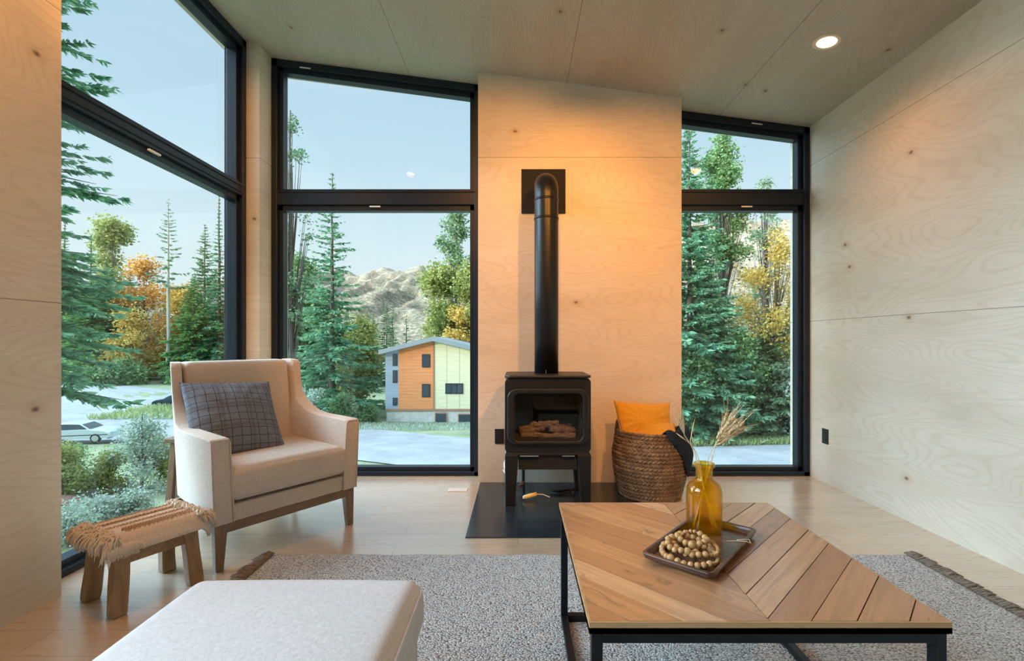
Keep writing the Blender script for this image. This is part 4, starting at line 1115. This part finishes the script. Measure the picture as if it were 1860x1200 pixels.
# left window
place_tree('spruce_tree', 40, -330, 13.5, 'big near spruce whose dark boughs reach into the left edge of the left window', LW, f_spruce, 3, r=2.7, whorls=44, k=7, spray=44, droop=.30, power=.38, lsize=.55, lowest=.22)
place_tree('spruce_tree', 165, 425, 90, 'broad dark green conifer beside the near spruce, above the hedge', LW, f_dark, 5, r=11.12, whorls=42, k=9, spray=36, power=1.85)
place_tree('spruce_tree', 118, 395, 96, 'tall dark green conifer standing directly behind the near spruce boughs', LW, f_dark, 6, r=10.29, k=8, spray=34, power=1.60)
place_tree('spruce_tree', 196, 470, 93, 'dark conifer in front of the yellow green tree, left of the orange one', LW, f_dark, 17, r=6.5, k=8, spray=32)
place_tree('spruce_tree', 236, 492, 99, 'dark green conifer between the yellow green and the orange tree', LW, f_dark, 18, r=6.0, k=8, spray=32)
place_tree('spruce_tree', 372, 405, 97, 'conifer behind the golden tree, left of the tall narrow conifer', LW, f_pine, 19, r=5.5, k=7, spray=28)
place_leafy('aspen_tree', 205, 398, 100, 'yellow green leafy tree rising behind the dark conifers at left', LW, f_olive, 11, 8.5, 14000, 0.63, .10, clump=0.65)
place_leafy('aspen_tree', 262, 470, 96, 'orange yellow autumn tree left of the bare-stemmed pine', LW, f_orange, 12, 8.20, 11000, 0.59, .12, clump=0.60)
place_leafy('aspen_tree', 335, 520, 98, 'golden autumn tree right of the bare-stemmed pine', LW, f_yellow, 13, 6.06, 9000, 0.57, .1, clump=0.53)
place_leafy('aspen_tree', 238, 560, 88, 'low golden shrubby tree under the orange autumn tree', LW, f_yellow, 14, 5.28, 6000, 0.53, .1, clump=0.66)
place_tree('pine_tree', 306, 360, 86, 'tall sparse pine with a long bare pale stem in the left window', LW, f_pine, 8, r=6.12, bark=m_bark_pale, whorls=24, k=5, spray=26, droop=-.15, lowest=.52, power=0.96, sparse=.35)
place_tree('spruce_tree', 398, 345, 90, 'tall narrow grey green conifer at the right side of the left window', LW, f_spruce, 9, r=8.10, k=8, spray=28, power=1.80)
place_tree('spruce_tree', 352, 500, 88, 'shorter dark conifer between the golden tree and the tall narrow conifer', LW, f_dark, 10, r=6.29, k=7, spray=26)
place_tree('spruce_tree', 440, 420, 92, 'dark conifer partly hidden behind the corner post', LW, f_dark, 16, r=7.20)
# back window
place_leafy('birch_tree', 528, 150, 21, 'slender thin-leaved tree at the left edge of the large back window', BW, f_pine, 21, 1.0, 1500, .15, .38, sparse=True, clump=.14, twigs=80)
place_tree('spruce_tree', 603, 310, 46, 'tall blue green spruce standing centre left in the large back window', BW, f_spruce, 22, r=5.94, whorls=40, k=6, spray=30, droop=.20, power=1.07, lsize=.75)
place_leafy('maple_tree', 545, 455, 52, 'leafy green tree left of the tall spruce, partly behind the window frame', BW, f_green, 23, 4.50, 9000, 0.39, .1, clump=0.42)
place_leafy('maple_tree', 655, 560, 52, 'leafy olive tree right of the tall spruce, beside the house', BW, f_olive, 24, 3.33, 8000, 0.38, .05, clump=0.40)
place_leafy('maple_tree', 590, 520, 54, 'leafy green tree directly behind the tall spruce trunk', BW, f_green, 25, 4.32, 9000, 0.41, .05, clump=0.41)
place_tree('spruce_tree', 713, 556, 72, 'small slender conifer rising behind the left end of the house roof', BW, f_pine, 26, r=1.7, whorls=26, k=5, spray=16)
place_tree('spruce_tree', 738, 572, 74, 'small slender conifer rising behind the house, right of its twin', BW, f_pine, 27, r=1.4, whorls=22, k=4, spray=14, sparse=.2)
place_tree('spruce_tree', 818, 592, 66, 'small dark conifer top rising just above the ridge of the house', BW, f_dark, 28, r=2.4, whorls=26)
place_leafy('cottonwood_tree', 842, 545, 56, 'low golden autumn tree just above the right side of the house roof', BW, f_yellow, 33, 4.2, 9000, .34, .05)
place_leafy('cottonwood_tree', 828, 372, 62, 'tall thin-crowned grey green tree behind the house at right', BW, f_pine, 29, 5.6, 9000, .34, .30, sparse=True)
place_leafy('cottonwood_tree', 800, 486, 60, 'yellow green autumn tree behind the house roof', BW, f_olive, 30, 5.6, 16000, .38, .05)
place_leafy('cottonwood_tree', 858, 470, 58, 'broad yellow green tree behind the right side of the house', BW, f_olive, 31, 6.2, 16000, .38, .05)
# right window
place_leafy('cottonwood_tree', 1312, 228, 38, 'tall grey green cottonwood filling the upper pane of the narrow window', RW, f_green, 41, 3.4, 12000, 0.24, .56, sparse=True, clump=0.28, twigs=110, bark=m_bark)
place_tree('spruce_tree', 1252, 215, 34.5, 'tall blue green spruce at the left edge of the narrow window', RW, f_spruce, 42, r=4.42, whorls=56, k=8, spray=34, droop=.2, power=0.83, lsize=.8)
place_leafy('cottonwood_tree', 1388, 312, 43, 'thin-topped tree standing right of the tall cottonwood', RW, f_pine, 43, 2.08, 1800, 0.23, .5, sparse=True, clump=0.21)
place_leafy('maple_tree', 1408, 405, 35, 'sparse golden leaved tree with long bare limbs in the narrow window', RW, f_yellow, 44, 4.2, 6500, 0.21, .42, sparse=True, clump=0.29, twigs=90)
place_tree('spruce_tree', 1292, 470, 34.5, 'bushy dark spruce low in the left half of the narrow window', RW, f_spruce, 45, r=4.31, k=8, spray=34, power=1.01, lsize=.8)
place_tree('spruce_tree', 1400, 560, 34.5, 'rounded grey green young conifer low in the centre of the narrow window', RW, f_pine, 46, r=3.59, k=8, spray=34, power=0.83, lsize=.8)
place_tree('spruce_tree', 1462, 530, 41, 'green conifer at the right edge of the narrow window', RW, f_dark, 47, r=4.10, k=8, spray=30, power=0.96)
place_leafy('maple_tree', 1345, 600, 33.5, 'leafy green bushy tree in front of the conifers in the narrow window', RW, f_green, 48, 2.71, 7000, 0.24, .02, clump=0.29)
place_leafy('maple_tree', 1440, 640, 33.6, 'pale leafy bush at the foot of the conifers in the narrow window, right side', RW, f_pale, 49, 2.19, 5000, 0.22, .02, clump=0.27)
place_leafy('maple_tree', 1262, 640, 33.4, 'leafy green bush at the foot of the tall spruce in the narrow window', RW, f_green, 50, 2.50, 5000, 0.23, .02, clump=0.28)
# the dense forest edge behind: two kinds, copied
rng = random.Random(99); protos = []
for i, (mt, s) in enumerate(((f_dark, 61), (f_pine, 62), (f_spruce, 63))):
    protos.append((conifer_mesh('far_needles', 16, 3.2, s, whorls=34, k=6, spray=20)[0], mt))
tk = trunk_mb(15.8, .2, 3).mesh('far_trunk'); tk.materials.append(m_bark)
for me, mt in protos: me.materials.append(mt)
def far_tree(px, Y, ytop, lab):
    x, y, z = at(px, Y); h = H-(ytop-CY)*Y/F-z; s = h/16
    me, _ = protos[rng.randrange(3)]
    o = empty('conifer', (x, y, z), rng.uniform(0, 6), lab, 'tree', 'distant forest conifers'); o.scale = (s*rng.uniform(.9, 1.2),)*2+(s,)
    for nm, m_ in (('foliage', me), ('trunk', tk)):
        c = bpy.data.objects.new(nm, m_); COL.objects.link(c); c.parent = o
for px in range(96, 440, 26): far_tree(px+rng.uniform(-6, 6), rng.uniform(108, 130), rng.uniform(520, 565), 'distant conifer in the dense forest edge beyond the road, seen through the left window')
for px in range(505, 700, 24): far_tree(px+rng.uniform(-6, 6), rng.uniform(60, 85), rng.uniform(545, 590), 'distant conifer in the dense forest edge left of the house')
for px in range(830, 960, 30): far_tree(px+rng.uniform(-6, 6), rng.uniform(70, 80), rng.uniform(520, 560), 'distant conifer in the forest behind the right end of the house')
for px in range(1225, 1475, 24): far_tree(px+rng.uniform(-5, 5), rng.uniform(47, 60), rng.uniform(500, 560), 'conifer in the dense background of the narrow right window')

# shrubs
SG = 'shrubs outside the left window'
def shrub(px, ytop, Y, lab, mat, w, n=3500, size=.10, seed=0, clump=.14, kind='leafy_shrub'):
    place_leafy(kind, px, ytop, Y, lab, SG, mat, seed, w, n, size, .05, cat='shrub', clump=clump, twigs=40)
shrub(138, 800, 19, 'rounded green shrub below the parked pale car', f_green, 1.1, 5000, .10, 71)
shrub(112, 812, 18, 'olive shrub at the far left edge, below the parked pale car', f_olive, 1.0, 4500, .10, 72)
shrub(200, 815, 19, 'yellow green shrub right of the rounded green shrub', f_olive, .9, 4200, .10, 73)
shrub(258, 742, 19.5, 'tall airy pale green shrub in front of the gravel road', f_pale, 1.3, 4200, .11, 74)
shrub(290, 800, 21, 'yellow green shrub next to the armchair back in the left window', f_olive, 1.2, 5500, .10, 75)
shrub(165, 905, 15.0, 'low blue green shrub just above the window sill at left', f_pale, .9, 3600, .09, 76)
shrub(118, 930, 13.2, 'low frosty shrub at the bottom left corner of the window', f_pale, .9, 3600, .08, 77)
shrub(232, 905, 15.5, 'low pale shrub beyond the stool cushion', f_pale, .8, 3000, .09, 78)
shrub(150, 662, 84, 'clipped dark hedge at the far side of the road, left part', f_dark, 5.0, 6000, .55, 79, .6, 'hedge')
shrub(205, 664, 84, 'clipped dark hedge at the far side of the road, right part', f_green, 5.0, 6000, .55, 80, .6, 'hedge')
shrub(530, 690, 34, 'white flecked pale shrub behind the armchair in the large back window', f_pale, 1.6, 5000, .14, 81)
shrub(570, 700, 40, 'pale green shrub at the foot of the tall spruce', f_pale, 1.6, 5000, .15, 82)
shrub(625, 718, 43, 'green shrub between the tall spruce and the gravel road', f_green, 1.6, 5000, .16, 83)
shrub(668, 738, 44, 'low green shrub left of the house foundation', f_green, 1.4, 4000, .16, 84)
# grass tufts: near verge and strip before the house
def grass(name, x0, x1, y0, y1, n, h, mat, seed, lab):
    rs = np.random.RandomState(seed); x = rs.uniform(x0, x1, n); y = rs.uniform(y0, y1, n); z = np.array([gz(a, b) for a, b in zip(x, y)])
    b = np.stack([x, y, z], 1); t = b+np.stack([rs.normal(0, h*.4, n), rs.normal(0, h*.4, n), rs.uniform(.5, 1, n)*h], 1)
    w = unit(np.cross(t-b, rs.normal(size=(n, 3)))); V, Q = rhombi(b, t, w, np.full(n, h*.10))
    tag(link_mesh(name, np_mesh(name, V, Q), mat), lab, 'grass', kind='stuff')
grass('tall_grass', -9.0, -5.5, 20.6, 22.6, 3500, .45, f_grass, 1, 'pale tufts of grass on the near verge of the gravel road in the back window')
grass('verge_grass', -16, -2, 38.5, 43.5, 3500, .30, f_pale, 2, 'pale green strip of rough grass in front of the house')
grass('roadside_grass', 8, 22, 31.0, 33.0, 5000, .5, f_grass, 3, 'grass strip along the road in the narrow right window')
grass('meadow_grass', -42, -22, 46, 60, 6000, .7, f_grass, 4, 'dry yellow green grass beyond the gravel road in the left window')
# boulders
m_rock = [simple('brown_rock', (.30, .17, .12), .85, 0, .35, 4, .5), simple('grey_rock', (.28, .28, .28), .85, 0, .35, 4, .5)]
def boulder(px, py, r, k, seed, lab):
    p = G(px, py); bm = bmesh.new(); bmesh.ops.create_icosphere(bm, subdivisions=3, radius=r); rs = random.Random(seed); ph = [rs.uniform(0, 6) for _ in range(6)]
    for v in bm.verts:
        c = v.co/r; s = 1+.16*math.sin(3*c.x+ph[0])*math.sin(3.3*c.y+ph[1])+.10*math.sin(7*c.z+ph[2])*math.sin(6*c.x+ph[3])
        v.co = Vector((v.co.x*s*1.2, v.co.y*s, v.co.z*s*.7))
    me = bpy.data.meshes.new('boulder'); bm.to_mesh(me); bm.free()
    tag(link_mesh('boulder', me, m_rock[k], loc=(p.x, p.y, p.z+r*.25)), lab, 'rock', 'rocks below the left window')
for i, (px, py, r, k, lab) in enumerate([(122, 915, .34, 0, 'red brown boulder at the left edge of the window, leftmost of the rocks'), (140, 908, .30, 0, 'red brown boulder second from the left among the rocks'), (156, 918, .26, 0, 'small red brown boulder in the middle of the rocks'),
      (170, 903, .38, 1, 'largest grey boulder among the rocks outside the left window'), (186, 912, .28, 1, 'grey boulder at the right end of the rocks'), (132, 928, .22, 1, 'small grey boulder lowest among the rocks')]):
    boulder(px, py, r, k, 50+i, lab)

# house beyond the road
HY = 45.0
def hp(px, py, dy=0): return ((px-CX)*HY/F, HY+dy, H-(py-CY)*HY/F)
hx0 = hp(700, 0)[0]; hxm = hp(788, 0)[0]; hx1 = hp(878, 0)[0]; hz0 = hp(0, 772)[2]-.4; hzf = hp(0, 745)[2]
ho = empty('house', (hxm, HY, hz0), 0, 'three storey house with orange wood, grey blue and pale green siding beyond the road', 'house')
def HB(lo, hi): return (lo[0]-hxm, lo[1]-HY, lo[2]-hz0), (hi[0]-hxm, hi[1]-HY, hi[2]-hz0)
def roof_z(x):   # underside of the gable roof
    zl = hp(0, 641)[2]; zm = hp(0, 619)[2]; zr = hp(0, 640)[2]
    return zm+(zl-zm)*(hxm-x)/(hxm-hx0) if x < hxm else zm+(zr-zm)*(x-hxm)/(hx1-hxm)
def siding(name, c, per, axis='Z'):
    M = Mat(name, rough=.7); s = M.node('ShaderNodeSeparateXYZ', {'Vector': M.coord()}).outputs[axis]
    f = M.math('FRACT', M.math('DIVIDE', s, per)); n = M.noise(M.coord((.4, 1, 5)), 1.5, 4, .6)
    a = tuple(x*.8 for x in c[:3])+(1,); col = M.ramp(n, [(.3, a), (.65, c)])
    M.color(M.mix(M.maprange(f, .10, .04, 0, .5), col, tuple(x*.35 for x in c[:3])+(1,))); return M.m
m_orange = siding('cedar_siding', (.95, .36, .14, 1), .30)
m_grey = siding('grey_blue_siding', (.42, .50, .62, 1), .30)
m_palegreen = siding('pale_green_siding', (.95, .88, .60, 1), 1.2, 'X')
m_found = simple('concrete_foundation', (.66, .64, .60), .85, 0, .15, 2)
m_roof = simple('grey_metal_roof', (.30, .35, .38), .5, .2)
m_hwin = simple('dark_house_glass', (.05, .07, .09), .15)
m_htrim = simple('dark_window_trim', (.03, .035, .04), .5)
m_brown = simple('brown_timber_trim', (.40, .22, .14), .7)
def wallpiece(name, xa, xb, z0, mat, ybk=11):
    b = MB(); za, zb = roof_z(xa+1e-4), roof_z(xb-1e-4)
    b.hexa([(xa-hxm, 0, z0-hz0), (xb-hxm, 0, z0-hz0), (xb-hxm, ybk, z0-hz0), (xa-hxm, ybk, z0-hz0), (xa-hxm, 0, za-hz0), (xb-hxm, 0, zb-hz0), (xb-hxm, ybk, zb-hz0), (xa-hxm, ybk, za-hz0)])
    return b.build(name, mat, ho)
xg = hp(724, 0)[0]
wallpiece('grey_wall', hx0, xg, hzf, m_grey); wallpiece('cedar_wall', xg, hxm, hzf, m_orange); wallpiece('pale_wall', hxm, hx1, hzf, m_palegreen)
b = MB(); b.box(*HB((hx0+.1, HY+.05, hz0-1), (hx1-.1, HY+10.9, hzf))); b.build('foundation', m_found, ho)
b = MB(); b.box(*HB((hx0, HY-.04, hzf-.06), (hx1, HY+.05, hzf+.14))); b.box(*HB((hxm-.06, HY-.05, hzf), (hxm+.08, HY+.02, roof_z(hxm)-.02))); b.build('trim_board', m_brown, ho)
th_ = .42
for xa, xb, nm in ((hx0-.45, hxm, 'roof'), (hxm, hx1+.55, 'roof')):
    b = MB(); sl_ = ((roof_z(hxm-1e-3)-roof_z(hx0))/(hxm-hx0)) if xa < hxm-.1 else ((roof_z(hx1)-roof_z(hxm+1e-3))/(hx1-hxm))
    zf = lambda x: roof_z(hxm)+sl_*(x-hxm)
    b.hexa([(xa-hxm, -.7, zf(xa)-hz0), (xb-hxm, -.7, zf(xb)-hz0), (xb-hxm, 11.6, zf(xb)-hz0), (xa-hxm, 11.6, zf(xa)-hz0), (xa-hxm, -.7, zf(xa)+th_-hz0), (xb-hxm, -.7, zf(xb)+th_-hz0), (xb-hxm, 11.6, zf(xb)+th_-hz0), (xa-hxm, 11.6, zf(xa)+th_-hz0)])
    b.build(nm, m_roof, ho)
for (pa, pb, qa, qb, mt) in ((713.5, 722, 643, 664, m_htrim), (713.5, 722, 672, 695, m_htrim), (713.5, 722, 722, 736, m_htrim), (766.5, 781.5, 643, 667, m_htrim), (766.5, 781.5, 697, 721, m_htrim), (809, 841.5, 696, 715, m_htrim), (790, 812, 749, 768, m_brown), (832, 862, 751, 768, m_brown)):
    xa, _, zb_ = hp(pa, qa); xb, _, za_ = hp(pb, qb)
    b = MB(); b.box(*HB((xa, HY-.06, za_), (xb, HY+.08, zb_))); w_ = b.build('window', mt, ho)
    b = MB(); t_ = .09
    if pa == 809:
        for k in range(3): b.box(*HB((xa+t_+k*(xb-xa-t_)/3, HY-.075, za_+t_), (xa+(k+1)*(xb-xa-t_)/3, HY-.055, zb_-t_)))
    else: b.box(*HB((xa+t_, HY-.075, za_+t_), (xb-t_, HY-.055, zb_-t_)))
    b.build('glass', m_hwin, w_)

# parked cars
m_carpaint = simple('pale_blue_car_paint', (.62, .70, .74), .25, .2, spec=.6)
m_cardark = simple('dark_car_paint', (.05, .07, .11), .25, .2, spec=.6)
m_tyre = simple('tyre', (.02, .02, .022), .8); m_hub = simple('hubcap', (.55, .58, .60), .3, .6); m_carglass = simple('car_glass', (.04, .06, .07), .08)
def car(loc, rz, paint, label):
    o = empty('car', loc, rz, label, 'car'); hwid = .84
    prof_ = [(-2.25, .32), (-2.28, .62), (-2.15, .80), (-1.45, .90), (-.95, 1.28), (-.55, 1.36), (.15, 1.36), (.50, 1.28), (1.05, .93), (1.85, .80), (2.18, .66), (2.25, .50), (2.22, .30)]
    b = MB(); n = len(prof_)
    V = []
    for t in (-1, -.93, .93, 1):
        for (x, z) in prof_: V.append((x*(1 if abs(t) < 1 else .97), t*hwid*(1-.22*max(0, (z-.85)/.5)), .3+(z-.3)*(1 if abs(t) < 1 else .97)))
    Fs = [tuple(range(n))[::-1], tuple(range(3*n, 4*n))]
    for r_ in range(3):
        for i in range(n): Fs.append((r_*n+i, r_*n+(i+1) % n, (r_+1)*n+(i+1) % n, (r_+1)*n+i))
    b.add(V, Fs); bo = b.build('body', paint, o, smooth=False, bevel=.05, seg=3)
    for s in (-1, 1):
        y = s*hwid*.90
        b = MB(); yo = s*(hwid*.965); yt = s*(hwid*.80)
        b.add([(-1.25, yo+s*.005, .93), (.92, yo+s*.005, .95), (.42, yt+s*.02, 1.25), (-.52, yt+s*.02, 1.30), (-.88, yt+s*.02, 1.24)], [(0, 1, 2, 3, 4)]); b.build('side_glass', m_carglass, o)
        MB().box((-2.1, min(s*hwid, s*(hwid+.012)), .52), (2.1, max(s*hwid, s*(hwid+.012)), .57)).build('side_moulding', m_plate, o)
        for wx in (-1.35, 1.38):
            b = MB(); pr_ = [(.20, -.09), (.29, -.10), (.31, -.06), (.31, .06), (.29, .10), (.20, .09)]
            b.lathe(pr_, 28); 
            b.v = [(wx+v[0], s*(hwid-.08)+v[2]*1.0, .31+v[1]) for v in b.v]
            w_ = b.build('wheel', m_tyre, o)
            c = MB(); c.lathe([(.02, 0), (.19, 0), (.205, .012), (.02, .03)], 24); c.v = [(wx+v[0], s*(hwid+.018+v[2]*.6), .31+v[1]) for v in c.v]; c.build('hubcap', m_hub, w_)
    b = MB(); b.add([(.55, -hwid*.78, 1.26), (.55, hwid*.78, 1.26), (1.05, hwid*.90, .965), (1.05, -hwid*.90, .965)], [(0, 1, 2, 3)]); b.build('windscreen', m_carglass, o)
    b = MB(); b.box((2.16, -.7, .55), (2.235, -.4, .68)); b.box((2.16, .4, .55), (2.235, .7, .68)); b.build('headlamp', m_hub, o)
    return o
g_ = G(140, 806); car((g_.x-.35, g_.y+.5, g_.z+.06), math.radians(14), m_carpaint, 'pale blue parked car on the gravel drive, cut off by the left wall')
g_ = G(318, 738); car((g_.x+.2, g_.y, g_.z+.06), math.radians(190), m_cardark, 'dark parked car mostly hidden behind the armchair back')

# mountains
def ridge_h(px): 
    pts = [(-600, 560), (0, 545), (200, 540), (400, 505), (520, 482), (600, 478), (650, 492), (700, 480), (740, 486), (768, 476), (795, 494), (900, 470), (1100, 420), (1240, 396), (1290, 402), (1340, 384), (1400, 398), (1450, 380), (1600, 350), (2000, 400), (3000, 520)]
    for (a, b), (c, d) in zip(pts[:-1], pts[1:]):
        if a <= px <= c: return b+(d-b)*(px-a)/(c-a)
    return 560
from mathutils import noise as mnoise
V = []; NXm, NYm = 480, 90; RY = 1500
for j in range(NYm+1):
    t = j/NYm
    for i in range(NXm+1):
        px = -400+i*(2700/NXm); y = 620+t*(RY-620) if t < .8 else None
        tt_ = t/.8 if t < .8 else 1-(t-.8)/.2*.4
        y = 620+(RY-620)*(t/.8)
        x = (px-CX)*RY/F
        hgt = (CY-ridge_h(px))*RY/F
        wv = mnoise.noise(Vector((x*.004, y*.004, 9.3)))*60
        rd = 1-abs(mnoise.noise(Vector(((x+wv)*.016, y*.0035, 5.1))))*1.6-abs(mnoise.noise(Vector(((x+wv)*.041, y*.012, 2.1))))*.8
        n_ = mnoise.fractal(Vector((x*.05, y*.03, 1.7)), .6, 2.1, 5)
        z = -10+(hgt+8)*(tt_**1.15)*(.90+.10*rd)+rd*14*math.sin(math.pi*min(1, tt_))+n_*5*min(1, tt_*1.5)
        V.append((x, y, z))
Fq = [(j*(NXm+1)+i, j*(NXm+1)+i+1, (j+1)*(NXm+1)+i+1, (j+1)*(NXm+1)+i) for j in range(NYm) for i in range(NXm)]
M = Mat('mountain_rock', rough=.95, spec=.05); v = M.coord(); n = M.noise(v, .03, 10, .78); n2 = M.noise(v, .16, 6, .7)
geo = M.node('ShaderNodeNewGeometry'); pz = M.node('ShaderNodeSeparateXYZ', {'Vector': geo.outputs['Position']}).outputs['Z']
col = M.ramp(n, [(.36, (.26, .20, .14, 1)), (.5, (.45, .36, .26, 1)), (.62, (.66, .53, .38, 1))])
tree_ = M.math('MULTIPLY', M.maprange(n2, .46, .54), M.maprange(pz, 340, 90))
M.bump(n, 1.0, 12)
col = M.mix(M.math('MULTIPLY', tree_, .8), col, (.12, .15, .10, 1)); M.color(col)
tag(link_mesh('mountain', np_mesh('mountain', V, Fq), M.m, smooth=False), 'pale rocky mountain ridge catching evening light beyond the trees', 'mountain')
# unseen ridge behind the viewer, added to shade the valley from the low sun
V = []; n_x, n_y = 40, 10
ud = Vector((-.62, -.74, 0)).normalized(); vd = Vector((-ud.y, ud.x, 0))
for j in range(n_y+1):
    for i in range(n_x+1):
        s = (i/n_x-.5)*2; t = j/n_y
        p = ud*(430+220*t)+vd*(s*900); z = -8+(177*(1-(abs(t-.5)*2)**1.5))*(1-.5*abs(s)**2)*(1+.10*math.sin(s*9+1)*math.sin(s*23))
        V.append((p.x, p.y, z))
Fq = [(j*(n_x+1)+i, j*(n_x+1)+i+1, (j+1)*(n_x+1)+i+1, (j+1)*(n_x+1)+i) for j in range(n_y) for i in range(n_x)]
vr = link_mesh('mountain', np_mesh('mountain', V, Fq), M.m, smooth=True); tag(vr, 'unseen ridge behind the viewer, added to block the low sun', 'mountain')
